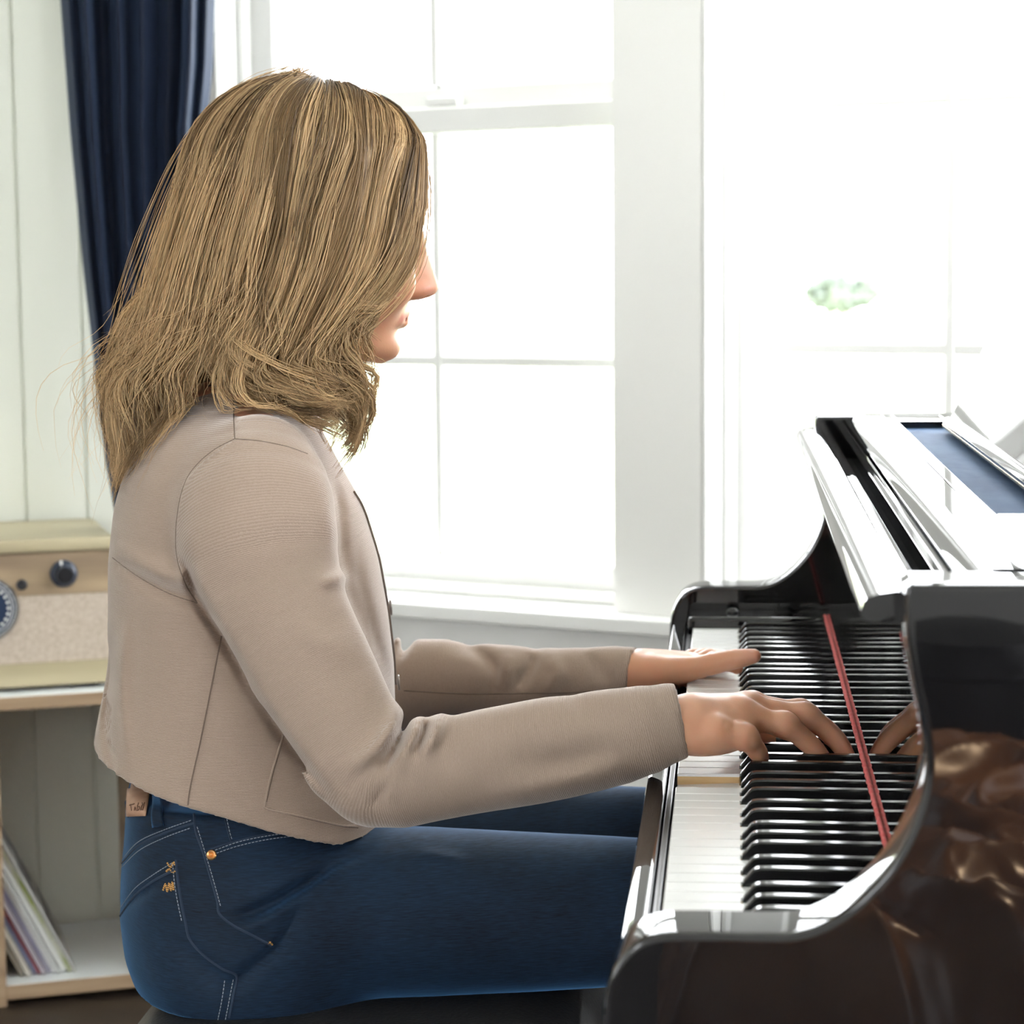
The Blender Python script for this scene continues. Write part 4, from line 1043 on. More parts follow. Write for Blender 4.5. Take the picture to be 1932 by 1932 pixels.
def cuff(pa, pb, depth):
    d = (pb - pa) / np.linalg.norm(pb - pa); t = ((x - pb[0]) * d[0] + (y - pb[1]) * d[1] + (z - pb[2]) * d[2]).astype(np.float32)
    near = ((x - pb[0]) ** 2 + (y - pb[1]) ** 2 + (z - pb[2]) ** 2) < 0.09 ** 2
    g.val = np.where(near, np.maximum(g.val, t), g.val)
    c = np.where(near, np.maximum(inner, -t - depth), 1.0)
    g.val = np.maximum(g.val, -c.astype(np.float32))
cr_end = PW(1287, 1355, -0.321); cuff(PW(1250, 1362, -0.319), cr_end, 0.03)
cl_end = PW(1194, 1268, 0.131); cuff(PW(1150, 1262, 0.140), cl_end, 0.03)
del inner, cav, cutm, dsl_r, PXY
V, F = g.mesh(); V = relax(V, F, 2, 0.5)
def arc_attr(V, C):
    s = np.concatenate([[0], np.cumsum(np.linalg.norm(np.diff(C[:, :3], axis=0), axis=1))]); best = np.full(len(V), 1e9); at_ = np.zeros(len(V))
    for k in range(len(C) - 1):
        a, b_ = C[k, :3], C[k + 1, :3]; ab = b_ - a; t = np.clip((V - a) @ ab / (ab @ ab), 0, 1); q = np.linalg.norm(V - a - t[:, None] * ab, axis=1) - (C[k, 3] + t * (C[k + 1, 3] - C[k, 3]))
        mm = q < best; best[mm] = q[mm]; at_[mm] = s[k] + t[mm] * (s[k + 1] - s[k])
    return best, at_
dr, ar = arc_attr(V, smooth_line(fine_r, 110)); dl_, al = arc_attr(V, smooth_line(fine_l, 90))
vx, vy = proj(V); vw = (V - PO) @ PW_
rib = V[:, 2].copy()
armhole = np.interp(vy, [828, 870, 910, 980, 1050, 1100, 1150], [443, 385, 347, 332, 333, 350, 378])
on_r = (dr < 0.006) & (vw < -0.10) & (vx > armhole) | ((dr < 0.008) & (vx > 640) & (vw < -0.18))
rib[on_r] = ar[on_r] * 1.0
on_l = (dl_ < 0.006) & (vw > 0.10); rib[on_l] = al[on_l]
rib = relax_attr(rib, F, 12, on_r, on_l)
me = mesh_np('cardigan', V, F); card = obj('cardigan', me, M['knit'], person, smooth=True)
card['label'] = 'cropped beige knit cardigan'
a = me.attributes.new('rib', 'FLOAT', 'POINT'); a.data.foreach_set('value', rib.astype(np.float32))
CB = bvh_of(V, F)
M['seam'] = mat('knit_seam', (0.17, 0.125, 0.10), 0.95, bump=0.3, bump_scale=900)
def seam(pts, r=0.0006, n=70, nm='seam', m_=None, par=card, bvh=CB, lift=-0.0001):
    P = drape(bvh, pts, n, lift)
    if len(P) > 4: return tube(nm, P, r, m_ or M['seam'], par, 5)
seam([(440, 742), (441, 790), (443, 828)]); seam([(443, 828), (405, 848), (372, 876), (350, 908), (338, 950), (332, 1000), (334, 1052), (350, 1102), (372, 1138)])
seam([(443, 828), (490, 832), (540, 842), (580, 856)])
seam([(418, 1200), (400, 1290), (380, 1390), (360, 1480), (354, 1524)], 0.0008)
seam([(212, 1052), (258, 1086), (315, 1118), (372, 1138)], 0.0005)
seam([(352, 738), (390, 730), (420, 722)], 0.0012); seam([(352, 746), (390, 738), (425, 731)], 0.0007)
seam([(1000, 1308), (1090, 1306), (1180, 1296)], 0.0007); seam([(762, 1303), (880, 1309), (1000, 1308)], 0.0007)
seam([(534, 1386), (524, 1420), (512, 1460), (500, 1515), (504, 1526), (560, 1538), (640, 1556), (672, 1558)], 0.0010, 90, 'pocket_edge', M['knit'], lift=0.0004)
seam([(536, 1388), (527, 1420), (515, 1460), (503, 1513)], 0.0005, 60, 'pocket_seam')
seam([(503, 1524), (560, 1540), (640, 1558), (676, 1562)], 0.0005, 60, 'pocket_seam')
# dark edge of the button band, buttons
edge = [PW(656, 935, -0.045), PW(678, 972, -0.030), PW(700, 1025, -0.02), PW(718, 1080, -0.015), PW(729, 1140, -0.012), PW(735, 1200, -0.012), PW(740, 1255, -0.012), PW(748, 1310, -0.012)]
eb = []
for p in smooth_line(edge, 60):
    h_ = CB.find_nearest(v3(p)); eb.append(np.array(h_[0]) + np.array(h_[1]) * 0.0006)
eb = smooth_line(eb[::4], 80)
tube('band_edge', eb, 0.0016, M['seam'], card, 6)
M['button'] = mat('button_shell', (0.30, 0.27, 0.25), 0.3, spec=0.6, bump=0.05)
for (bx, by_) in ((688, 980), (736, 1146), (751, 1288)):
    c = PW(bx, by_, 0.0); d = np.array([0.93, 0.22, 0.18]) if by_ < 1000 else np.array([0.97, 0.2, 0.05]); d /= np.linalg.norm(d); s1 = np.cross(d, [0, 0, 1]); s1 /= np.linalg.norm(s1); s2 = np.cross(s1, d)
    fr = lambda a_, b_, h_, c=c, d=d, s1=s1, s2=s2: c + s1 * a_ + s2 * b_ + d * h_
    bm = bmesh.new(); lathe(bm, [(0.0, -0.006), (0.0015, -0.006), (0.0015, -0.001), (0.0068, -0.0005), (0.0075, 0.0005), (0.0072, 0.0015), (0.0058, 0.0012), (0.0, 0.0008)], fr, 24); obj('button', bm, M['button'], card, smooth=40)

# --- jeans
m, N, L, b = attr_mat('denim')
b.inputs['Roughness'].default_value = 0.75; b.inputs['Sheen Weight'].default_value = 0.6; b.inputs['Sheen Roughness'].default_value = 0.35; b.inputs['Sheen Tint'].default_value = (0.16, 0.42, 0.88, 1); b.inputs['Specular IOR Level'].default_value = 0.25
tc = N.new('ShaderNodeTexCoord')
n1 = N.new('ShaderNodeTexNoise'); n1.inputs['Scale'].default_value = 9; n1.inputs['Detail'].default_value = 4
mp = N.new('ShaderNodeMapping'); mp.inputs['Scale'].default_value = (90, 90, 1100)
n2 = N.new('ShaderNodeTexNoise'); n2.inputs['Scale'].default_value = 1; n2.inputs['Detail'].default_value = 3
L.new(tc.outputs['Object'], n1.inputs['Vector']); L.new(tc.outputs['Object'], mp.inputs[0]); L.new(mp.outputs[0], n2.inputs['Vector'])
sm_ = N.new('ShaderNodeMath'); sm_.operation = 'MULTIPLY_ADD'; sm_.inputs[1].default_value = 0.55
hf = N.new('ShaderNodeMath'); hf.operation = 'MULTIPLY'; hf.inputs[1].default_value = 0.5
L.new(n1.outputs[0], hf.inputs[0]); L.new(n2.outputs[0], sm_.inputs[0]); L.new(hf.outputs[0], sm_.inputs[2])
rp = N.new('ShaderNodeValToRGB'); rp.color_ramp.elements[0].position = 0.36; rp.color_ramp.elements[1].position = 0.70
rp.color_ramp.elements[0].color = (0.0020, 0.0054, 0.0120, 1); rp.color_ramp.elements[1].color = (0.0080, 0.0250, 0.0550, 1)
L.new(sm_.outputs[0], rp.inputs[0]); L.new(rp.outputs[0], b.inputs['Base Color'])
bp = N.new('ShaderNodeBump'); bp.inputs['Strength'].default_value = 0.35; bp.inputs['Distance'].default_value = 0.0006
L.new(n2.outputs[0], bp.inputs['Height']); L.new(bp.outputs[0], b.inputs['Normal'])
M['denim'] = m
g = Grid(*local_bounds(-0.17, 0.54, -0.24, 0.24, 0.03, 0.72), 0.0036)
jr = [(1420, 250, 640, .135), (1460, 244, 645, .140), (1500, 239, 650, .146), (1560, 236, 660, .156), (1620, 230, 670, .166), (1700, 227, 690, .176), (1770, 236, 700, .180), (1820, 254, 700, .176), (1846, 272, 690, .166), (1862, 300, 680, .150)]
g.add(stack(jr, 2.4))
for s in (-1, 1):
    hip, knee, ank = HIPS[s]
    w = 0.098 * s
    pts = [L2W(-0.03, w, 0.570), L2W(0.06, w * 1.02, 0.566), L2W(0.15, w * 1.05, 0.563), L2W(0.27, w * 1.1, 0.560), L2W(0.40, w * 1.15, 0.556)]
    g.add(chain(smooth_line(np.array(pts), 14), np.interp(np.linspace(0, 1, 14), [0, 0.3, 0.7, 1], [0.080, 0.077, 0.068, 0.060])), 0.03)
    g.add(chain([pts[-1], ank + np.array([0, 0, 0.02])], [0.060, 0.052]), 0.03)
PXY = grid_px(g)
fold(g, PXY, [(735, 1612), (690, 1622), (640, 1645), (600, 1672), (555, 1715)], 0.004, 14, -0.03)
fold(g, PXY, [(700, 1612), (640, 1628), (585, 1662), (520, 1700), (450, 1725)], -0.008, 13, -0.03)
fold(g, PXY, [(620, 1640), (560, 1680), (490, 1718), (435, 1735)], -0.006, 9, -0.04)
fold(g, PXY, [(585, 1690), (555, 1735), (525, 1785), (470, 1830), (430, 1870)], -0.007, 10, -0.05)
fold(g, PXY, [(560, 1690), (500, 1738), (440, 1760)], 0.004, 10, -0.05)
fold(g, PXY, [(880, 1625), (805, 1612), (790, 1625)], 0.003, 10, -0.05)
fold(g, PXY, [(330, 1770), (380, 1815), (440, 1870)], -0.003, 16, -0.08)
fold(g, PXY, [(228, 1715), (262, 1690), (300, 1668)], -0.003, 9, 0.0)
fold(g, PXY, [(240, 1600), (300, 1565), (360, 1545)], -0.0025, 12, 0.0)
x = g.ax[0][:, None, None]; y = g.ax[1][None, :, None]; z = g.ax[2][None, None, :]
g.val = np.maximum(g.val, (0.494 - z + 0 * x + 0 * y + np.where(((x - PO[0]) * PU[0] + (y - PO[1]) * PU[1]) > 0.30, -1.0, 0)).astype(np.float32))
g.val = np.maximum(g.val, (0.055 - z).astype(np.float32) + 0 * g.val)
ztop = PW(238, 1478, 0)[2]
g.val = np.maximum(g.val, (z - ztop).astype(np.float32) + 0 * g.val)
V, F = g.mesh(); V = relax(V, F, 2, 0.5)
jeans = obj('jeans', mesh_np('jeans', V, F), M['denim'], person, smooth=True); jeans['label'] = 'dark blue denim jeans'
JB = bvh_of(V, F)
M['stitch'] = mat('pale_stitch', (0.30, 0.34, 0.40), 0.8, bump=0.2); M['gold_stitch'] = mat('gold_stitch', (0.55, 0.30, 0.08), 0.7, bump=0.2)
M['jean_edge'] = mat('denim_edge', (0.016, 0.032, 0.062), 0.85, bump=0.3, bump_scale=900)
def stitches(pts, m_=None, r=0.00035, step=0.0032, nm='stitching'):
    P = drape(JB, pts, 260, 0.0003)
    if len(P) < 8: return
    s = np.concatenate([[0], np.cumsum(np.linalg.norm(np.diff(P, axis=0), axis=1))])
    bm = bmesh.new(); t0 = 0.0
    while t0 + step < s[-1]:
        q = np.stack([np.interp(np.linspace(t0, t0 + step * 0.7, 4), s, P[:, k]) for k in range(3)], 1)
        if np.linalg.norm(q[-1] - q[0]) < step * 1.5:
            V_, F_ = tube_np(q, r, 4); vs = [bm.verts.new(v) for v in V_]
            for f in F_: bm.faces.new([vs[i] for i in f])
        t0 += step
    obj(nm, bm, m_ or M['stitch'], jeans)
jseam = lambda pts, r=0.0009: seam(pts, r, 90, 'seam', M['jean_edge'], jeans, JB, 0.0001)
# yoke, back pocket, side seam, front pocket, fly
jseam([(229, 1630), (262, 1596), (310, 1572), (365, 1553)], 0.0011); stitches([(230, 1622), (262, 1588), (310, 1566), (366, 1546)]); stitches([(230, 1636), (264, 1604), (312, 1580), (366, 1560)])
jseam([(227, 1728), (255, 1690), (290, 1662), (332, 1640)], 0.0012); stitches([(228, 1712), (255, 1676), (290, 1650), (330, 1625)]); stitches([(229, 1724), (258, 1688), (292, 1662), (332, 1640)])
jseam([(332, 1622), (336, 1660), (342, 1700), (350, 1740), (358, 1772), (384, 1802), (420, 1828), (446, 1842), (440, 1880), (432, 1920)], 0.0012); stitches([(326, 1630), (330, 1670), (336, 1705), (344, 1742)])
jseam([(366, 1536), (370, 1570), (384, 1610), (396, 1650), (410, 1700), (414, 1724), (440, 1746), (475, 1764), (512, 1784)], 0.0012); stitches([(372, 1560), (390, 1618), (404, 1665), (418, 1716)])
jseam([(398, 1602), (450, 1586), (500, 1575), (560, 1568)], 0.001); stitches([(402, 1612), (450, 1596), (505, 1584), (560, 1577)]); stitches([(406, 1604), (452, 1588), (506, 1577), (560, 1570)])
jseam([(424, 1545), (430, 1570), (436, 1590)], 0.0006); stitches([(428, 1545), (434, 1572), (440, 1590)])
stitches([(440, 1848), (432, 1890), (424, 1930)]); stitches([(424, 1850), (418, 1890), (410, 1930)])
for pts in ([(316, 1628), (322, 1636), (328, 1627), (331, 1634)], [(314, 1644), (320, 1640), (326, 1646), (333, 1641)], [(308, 1680), (313, 1668), (316, 1682), (320, 1666), (323, 1680), (326, 1664), (328, 1682)], [(505, 1781), (510, 1778), (515, 1784)]):
    stitches(pts, M['gold_stitch'], 0.0009, 0.0018, 'embroidery')
# rivet, belt loop, leather patch, waistband
def on_jeans(x, y): 
    d = v3(ray(x, y)).normalized(); h_ = JB.ray_cast(v3(CAMP), d); return np.array(h_[0]), np.array(h_[1])
c, n_ = on_jeans(399, 1613); s1 = np.cross(n_, [0, 0, 1]); s1 /= np.linalg.norm(s1); s2 = np.cross(s1, n_)
bm = bmesh.new(); lathe(bm, [(0.0046, -0.001), (0.0046, 0.0008), (0.0038, 0.0016), (0.0022, 0.0010), (0.0018, 0.0004), (0.001, 0.0018), (0, 0.0022)], lambda a_, b_, h_: c + s1 * a_ + s2 * b_ + n_ * h_, 24)
obj('rivet', bm, mat('copper', (0.70, 0.38, 0.16), 0.3, metal=1.0, bump=0.02), jeans, smooth=40)
def patch(quadpx, nm, m_, lift, nu=8, nv=6, bvh=JB):
    bm = bmesh.new(); q = np.array(quadpx, float); rows = []
    for i in range(nu + 1):
        r_ = []
        for j in range(nv + 1):
            s, t = i / nu, j / nv
            p = q[0] * (1 - s) * (1 - t) + q[1] * s * (1 - t) + q[2] * s * t + q[3] * (1 - s) * t
            P = drape(bvh, [p, p + 0.01], 2, lift)
            r_.append(P[0] if len(P) else None)
        rows.append(r_)
    vs = [[bm.verts.new(v3(p)) if p is not None else None for p in r_] for r_ in rows]
    for i in range(nu):
        for j in range(nv):
            f = [vs[i][j], vs[i + 1][j], vs[i + 1][j + 1], vs[i][j + 1]]
            if all(v is not None for v in f): bm.faces.new(f)
    o = obj(nm, bm, m_, jeans, smooth=True); sd = o.modifiers.new('thickness', 'SOLIDIFY'); sd.thickness = 0.0014; sd.offset = 1; return o
M['patch'] = mat('brown_leather', (0.36, 0.20, 0.125), 0.6, var=(0.42, 0.25, 0.16), var_scale=(80, 80, 80), bump=0.3, bump_scale=400)
pt = patch([(243, 1482), (284, 1482), (278, 1540), (243, 1541)], 'leather_patch', M['patch'], 0.0012)
patch([(286, 1500), (302, 1500), (312, 1558), (292, 1560)], 'belt_loop', M['denim'], 0.002, 4, 8)
stitches([(287, 1556), (300, 1553), (309, 1554)], M['gold_stitch'], 0.0006, 0.0025)
stitches([(243, 1500), (243, 1538)], M['gold_stitch'], 0.0004)
jseam([(238, 1486), (238, 1510), (243, 1540)], 0.0016)
# worn lettering pressed into the patch
M['pressed'] = mat('pressed_mark', (0.16, 0.085, 0.055), 0.8, bump=0.2)
for pts in ([(252, 1519), (254, 1530)], [(250, 1520), (258, 1519)], [(259, 1530), (260, 1524), (262, 1530)], [(264, 1519), (264, 1530)], [(264, 1530), (268, 1528), (267, 1524), (264, 1525)], [(271, 1519), (271, 1530)], [(274, 1519), (274, 1530)]):
    P = drape(JB, pts, 8, 0.0028, False) if len(pts) == 2 else drape(JB, pts, 14, 0.0028)
    if len(P) > 3: tube('pressed_letter', P, 0.0005, M['pressed'], pt, 4)
# ------------------------------------------------------------------ hair
m, N, L, b = attr_mat('blond_hair')
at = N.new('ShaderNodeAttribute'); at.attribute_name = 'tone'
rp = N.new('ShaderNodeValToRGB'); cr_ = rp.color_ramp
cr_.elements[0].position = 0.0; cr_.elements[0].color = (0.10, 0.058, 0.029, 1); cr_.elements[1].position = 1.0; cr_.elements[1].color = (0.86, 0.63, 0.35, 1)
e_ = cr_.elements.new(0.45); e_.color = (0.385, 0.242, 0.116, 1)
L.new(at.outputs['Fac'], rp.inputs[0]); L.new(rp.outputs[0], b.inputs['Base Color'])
b.inputs['Roughness'].default_value = 0.34; b.inputs['Specular IOR Level'].default_value = 0.45
tr = N.new('ShaderNodeBsdfTranslucent'); mxs = N.new('ShaderNodeMixShader'); mxs.inputs[0].default_value = 0.38
L.new(rp.outputs[0], tr.inputs[0]); L.new(b.outputs[0], mxs.inputs[1]); L.new(tr.outputs[0], mxs.inputs[2]); L.new(mxs.outputs[0], N['Material Output'].inputs[0])
M['hair'] = m
GN = [  # near side, from the forehead to the back of the head: (x, y, w)
 [(748, 207, -.010), (785, 252, -.024), (803, 310, -.036), (806, 380, -.048), (800, 450, -.058), (782, 510, -.068), (745, 555, -.078), (700, 583, -.086), (655, 602, -.092), (640, 622, -.094), (662, 645, -.090), (695, 664, -.082), (722, 676, -.076)],
 [(742, 204, -.012), (778, 262, -.032), (792, 340, -.050), (792, 420, -.062), (775, 490, -.074), (735, 550, -.085), (685, 590, -.094), (640, 625, -.100), (622, 665, -.104), (635, 705, -.106), (668, 745, -.108), (690, 790, -.108), (686, 845, -.108), (655, 895, -.114)],
 [(728, 196, -.014), (762, 268, -.042), (770, 360, -.064), (758, 450, -.078), (722, 525, -.090), (672, 585, -.099), (628, 635, -.106), (604, 685, -.110), (612, 730, -.112), (650, 762, -.112), (690, 800, -.108), (690, 850, -.106), (648, 908, -.112)],
 [(706, 186, -.014), (736, 268, -.048), (738, 370, -.074), (720, 470, -.088), (680, 550, -.099), (632, 620, -.107), (592, 680, -.113), (582, 722, -.118), (600, 768, -.128), (645, 795, -.130), (682, 782, -.126), (690, 750, -.120)],
 [(682, 176, -.012), (706, 260, -.050), (702, 370, -.080), (680, 480, -.095), (640, 570, -.105), (592, 650, -.112), (562, 705, -.120), (562, 745, -.128), (592, 785, -.138), (640, 808, -.138), (672, 840, -.130), (640, 880, -.128)],
 [(655, 166, -.010), (668, 250, -.052), (658, 370, -.084), (632, 490, -.099), (590, 590, -.109), (550, 668, -.117), (530, 720, -.126), (538, 772, -.138), (582, 802, -.146), (628, 796, -.144), (650, 765, -.138)],
 [(628, 157, -.008), (628, 245, -.054), (610, 370, -.087), (580, 500, -.102), (542, 600, -.112), (512, 680, -.120), (500, 728, -.128), (515, 778, -.142), (560, 806, -.150), (612, 815, -.148), (655, 840, -.134)],
 [(604, 151, -.006), (590, 235, -.054), (560, 365, -.087), (528, 500, -.102), (496, 605, -.112), (474, 680, -.119), (470, 725, -.126), (484, 768, -.138), (525, 794, -.146), (575, 786, -.146)],
 [(590, 148, -.004), (556, 225, -.050), (515, 350, -.084), (480, 490, -.099), (446, 605, -.108), (424, 685, -.114), (420, 735, -.118), (440, 765, -.124), (480, 772, -.130)],
 [(580, 147, -.002), (520, 205, -.044), (468, 320, -.076), (428, 460, -.092), (396, 590, -.100), (372, 680, -.104), (360, 740, -.106), (372, 790, -.112), (362, 832, -.118), (322, 846, -.118)],
 [(573, 146, .000), (490, 186, -.034), (420, 290, -.064), (370, 430, -.080), (335, 560, -.088), (306, 670, -.090), (284, 735, -.090), (284, 790, -.094), (300, 840, -.100), (290, 890, -.104), (262, 930, -.104)],
 [(568, 146, .002), (470, 178, -.022), (390, 268, -.046), (338, 400, -.062), (300, 540, -.070), (268, 660, -.072), (240, 730, -.072), (232, 790, -.074), (246, 850, -.080), (262, 910, -.084), (240, 965, -.084)],
 [(564, 146, .004), (458, 176, -.008), (370, 266, -.020), (318, 395, -.032), (280, 535, -.040), (248, 660, -.042), (218, 735, -.044), (210, 800, -.044), (216, 870, -.048), (210, 925, -.052), (216, 958, -.054)],
 [(562, 146, .006), (455, 178, .010), (366, 272, .010), (314, 405, .008), (274, 545, .006), (240, 665, .004), (212, 735, .0), (204, 800, .0), (208, 860, .0), (202, 915, .0), (208, 950, .0)]]
GN = [[(x + (24 if q > 8 and 160 < y < 720 else 0) * (1 if q > 9 else 0.5), y, w) for x, y, w in gd] for q, gd in enumerate(GN)]
GF = []
for gd in GN[::-1]:
    GF.append([(x - (6 if y > 300 else 0), y + (2 if y > 300 else 0), -w * 1.0 + (0.006 if i else 0.004)) for i, (x, y, w) in enumerate(gd)])
GF[-1] = [(750, 208, .010), (786, 254, .024), (802, 312, .036), (803, 382, .048), (796, 452, .058), (772, 512, .070), (735, 556, .080), (690, 600, .088), (664, 650, .094), (668, 700, .098), (690, 740, .10)]
KP = 30
def guide_arr(gs): return np.array([smooth_line([PW(x, y, w) for x, y, w in gd], KP) for gd in gs])
AN_, AF_ = guide_arr(GN), guide_arr(GF)
HALL = np.concatenate([AN_, AF_]); NG = len(HALL)
rng = np.random.default_rng(11)
def make_strands(S, spread, inner, wav, gl, tone_mu, seed, len_var=0.06, clumps=230, clump_w=0.75, curl=1.0):
    r = np.random.default_rng(seed)
    tK = np.linspace(0, 1, KP)
    # locks: strands gather around lock centres
    cg = r.uniform(gl[0], gl[1], clumps); coff = r.normal(0, 1, (clumps, 3)); cdep = r.uniform(0, 1, clumps); cph = r.uniform(0, 6.28, clumps); cton = r.normal(0, 0.21, clumps); clen = r.uniform(0.88, 1.04, clumps); ccurl = r.uniform(0.3, 1.0, clumps) * np.where(r.uniform(0, 1, clumps) < 0.5, -1, 1)
    ci = r.integers(0, clumps, S)
    gpos = np.clip(cg[ci] + r.normal(0, 0.11, S), gl[0], gl[1])
    i0 = np.minimum(gpos.astype(int), NG - 2); f = (gpos - i0)[:, None, None]
    P = HALL[i0] * (1 - f) + HALL[i0 + 1] * f
    # depth: scale towards the head axis so that strands lie in layers
    dep = np.clip(cdep[ci] * 0.75 + r.uniform(0, 0.25, S), 0, 1) * inner
    cen = PW(590, 400, 0)
    axis_xy = np.stack([np.interp(P[..., 2], [0.90, 1.00, 1.12, 1.30], [PW(430, 900, 0)[k], PW(470, 740, 0)[k], PW(570, 480, 0)[k], PW(590, 200, 0)[k]]) for k in (0, 1)], -1)
    d = P[..., :2] - axis_xy; dl = np.linalg.norm(d, axis=-1, keepdims=True) + 1e-6
    grow = np.clip(tK * 4, 0, 1)[None, :, None]
    P[..., :2] = P[..., :2] - d / dl * np.minimum(dep[:, None, None], dl * 0.6) * grow
    P[..., 2] -= (dep * 0.35)[:, None] * np.clip(1 - tK * 5, 0, 1)[None]
    # lock offset and waviness
    amp = spread * (0.25 + 0.75 * tK ** 1.3)
    P += (coff[ci] * 0.55)[:, None, :] * amp[None, :, None]
    P += r.normal(0, 1, (S, 1, 3)) * (amp * (1 - clump_w))[None, :, None]
    ph = cph[ci][:, None] + r.normal(0, 0.25, S)[:, None]
    wv_ = np.clip((tK - 0.45) / 0.55, 0, 1) ** 1.2
    fr_ = (2.2 + 0.6 * np.sin(cph[ci] * 3))[:, None]
    P[..., 0] += wav * wv_ * np.sin(ph + fr_ * 6.28 * tK); P[..., 1] += wav * wv_ * np.cos(ph * 1.3 + fr_ * 5.1 * tK); P[..., 2] += 0.6 * wav * wv_ * np.sin(ph * 0.7 + fr_ * 6.0 * tK)
    cl = np.clip((tK - 0.62) / 0.38, 0, 1)                    # ends roll up into curls, lock by lock
    ang = cl[None] * (4.6 * ccurl[ci])[:, None]; ca = 0.022 * (np.abs(ccurl[ci]))[:, None] * curl
    dirx = np.cos(cph[ci])[:, None]; diry = np.sin(cph[ci])[:, None]
    P[..., 2] += ca * (1 - np.cos(ang)) * 0.9; P[..., 0] += ca * np.sin(ang) * (0.4 + 0.6 * dirx); P[..., 1] += ca * np.sin(ang) * 0.6 * diry
    P += r.normal(0, 0.00035, P.shape) * wv_[None, :, None]
    # some strands end early
    L_ = 1 - np.abs(r.normal(0, len_var, S)); L_ = np.clip(L_ * clen[ci] * np.where((gpos > 8.35) & (gpos < 9.35), 0.82, 1.0), 0.45, 1)
    out = np.empty_like(P); ts = L_[:, None] * tK[None]
    k = np.clip((ts * (KP - 1)).astype(int), 0, KP - 2); ff = (ts * (KP - 1) - k)[..., None]
    out = np.take_along_axis(P, k[..., None], 1) * (1 - ff) + np.take_along_axis(P, (k + 1)[..., None], 1) * ff
    out = settle(out, np.clip(0.001 + 0.008 * (1 - cdep[ci]) + r.normal(0, 0.001, S), 0.0008, 0.02))
    tone = tone_mu + cton[ci] + r.normal(0, 0.09, S)
    streak = r.uniform(0, 1, clumps) < 0.16
    tone = tone + np.where(streak[ci], 0.28, 0)
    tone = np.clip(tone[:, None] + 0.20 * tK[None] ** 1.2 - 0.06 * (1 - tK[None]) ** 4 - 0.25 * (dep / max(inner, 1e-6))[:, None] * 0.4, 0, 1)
    return out, tone
def strands_mesh(name, P, tone, rad, parent, sides=3):
    S, K, _ = P.shape
    T = np.gradient(P, axis=1); T /= np.linalg.norm(T, axis=2, keepdims=True) + 1e-9
    ref = np.array([0.25, 0.95, 0.2]); Nn = np.cross(T, ref); Nn /= np.linalg.norm(Nn, axis=2, keepdims=True) + 1e-9; Bn = np.cross(T, Nn)
    prof = np.clip(np.minimum(1.0, (1 - np.linspace(0, 1, K)) * 5 + 0.25), 0, 1)
    R = (rad[:, None] * prof[None])[..., None]
    rings = [P + R * (Nn * math.cos(a) + Bn * math.sin(a)) for a in np.arange(sides) * 2 * math.pi / sides]
    V = np.stack(rings, 2).reshape(-1, 3)
    s, k, j = np.meshgrid(np.arange(S), np.arange(K - 1), np.arange(sides), indexing='ij')
    a = (s * K + k) * sides + j; b_ = (s * K + k) * sides + (j + 1) % sides
    F = np.stack([a, b_, b_ + sides, a + sides], -1).reshape(-1, 4)
    me = bpy.data.meshes.new(name)
    me.vertices.add(len(V)); me.vertices.foreach_set('co', V.astype(np.float32).ravel())
    me.loops.add(F.size); me.loops.foreach_set('vertex_index', F.astype(np.int32).ravel())
    me.polygons.add(len(F)); me.polygons.foreach_set('loop_start', np.arange(0, F.size, 4, dtype=np.int32))
    me.polygons.foreach_set('use_smooth', np.ones(len(F), bool)); me.update(calc_edges=True)
    at_ = me.attributes.new('tone', 'FLOAT', 'POINT'); at_.data.foreach_set('value', np.repeat(tone.reshape(-1), sides).astype(np.float32))
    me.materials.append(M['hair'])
    o = bpy.data.objects.new(name, me); link(o, parent); return o
# the dense mass of hair underneath the strands
g = Grid(*local_bounds(-0.20, 0.10, -0.20, 0.20, 0.88, 1.36), 0.0035)
g.add(ellip(PW(592, 354, 0), (0.0950, 0.0760, 0.0875), AX))
g.add(chain([PW(520, 340, 0), PW(470, 500, 0), PW(425, 640, 0), PW(395, 720, 0)], [0.076, 0.074, 0.062, 0.045]), 0.03)
for s in (-1, 1):
    g.add(chain([PW(600, 300, s * 0.04), PW(610, 430, s * 0.060), PW(580, 540, s * 0.066), PW(540, 640, s * 0.072), PW(530, 715, s * 0.080)], [0.045, 0.034, 0.030, 0.026, 0.022]), 0.03)
    g.add(chain([PW(690, 290, s * 0.035), PW(720, 390, s * 0.046), PW(700, 480, s * 0.058), PW(640, 560, s * 0.068)], [0.036, 0.026, 0.022, 0.018]), 0.025)
g.add(chain([PW(300, 640, 0.0), PW(270, 720, 0), PW(255, 790, 0)], [0.035, 0.03, 0.02]), 0.03)
V, F = g.mesh()
# strands must stay outside the head, the hair mass and the shoulders
g.add(stack(face, 2.15), 0.016)
_x = g.ax[0]; _q = [np.clip((g.ax[k] - COLL[0][k]) / COLL[1], 0, COLL[2][k] - 1).round().astype(int) for k in range(3)]
g.val = np.minimum(g.val, np.where(g.ax[2][None, None, :] < 1.05, COLL[3][np.ix_(*_q)] - 0.002, 1.0))
g.val = g.val.astype(np.float32)
del COLL
def settle(P, lay, it=3):
    S, K, _ = P.shape; Q = P.reshape(-1, 3).copy(); tgt = np.repeat(lay, K)
    for _ in range(it):
        v, gr = sample(g, Q); mv = np.clip(tgt - v, 0, 0.03); Q += gr * mv[:, None]
    return Q.reshape(S, K, 3)
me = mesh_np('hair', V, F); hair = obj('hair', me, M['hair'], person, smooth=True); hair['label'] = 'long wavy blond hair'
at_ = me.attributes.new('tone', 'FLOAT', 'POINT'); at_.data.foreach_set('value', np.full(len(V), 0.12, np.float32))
nn_ = len(GN) - 1
P1, t1 = make_strands(5000, 0.007, 0.016, 0.005, (0.0, nn_ + 0.3), 0.43, 3)
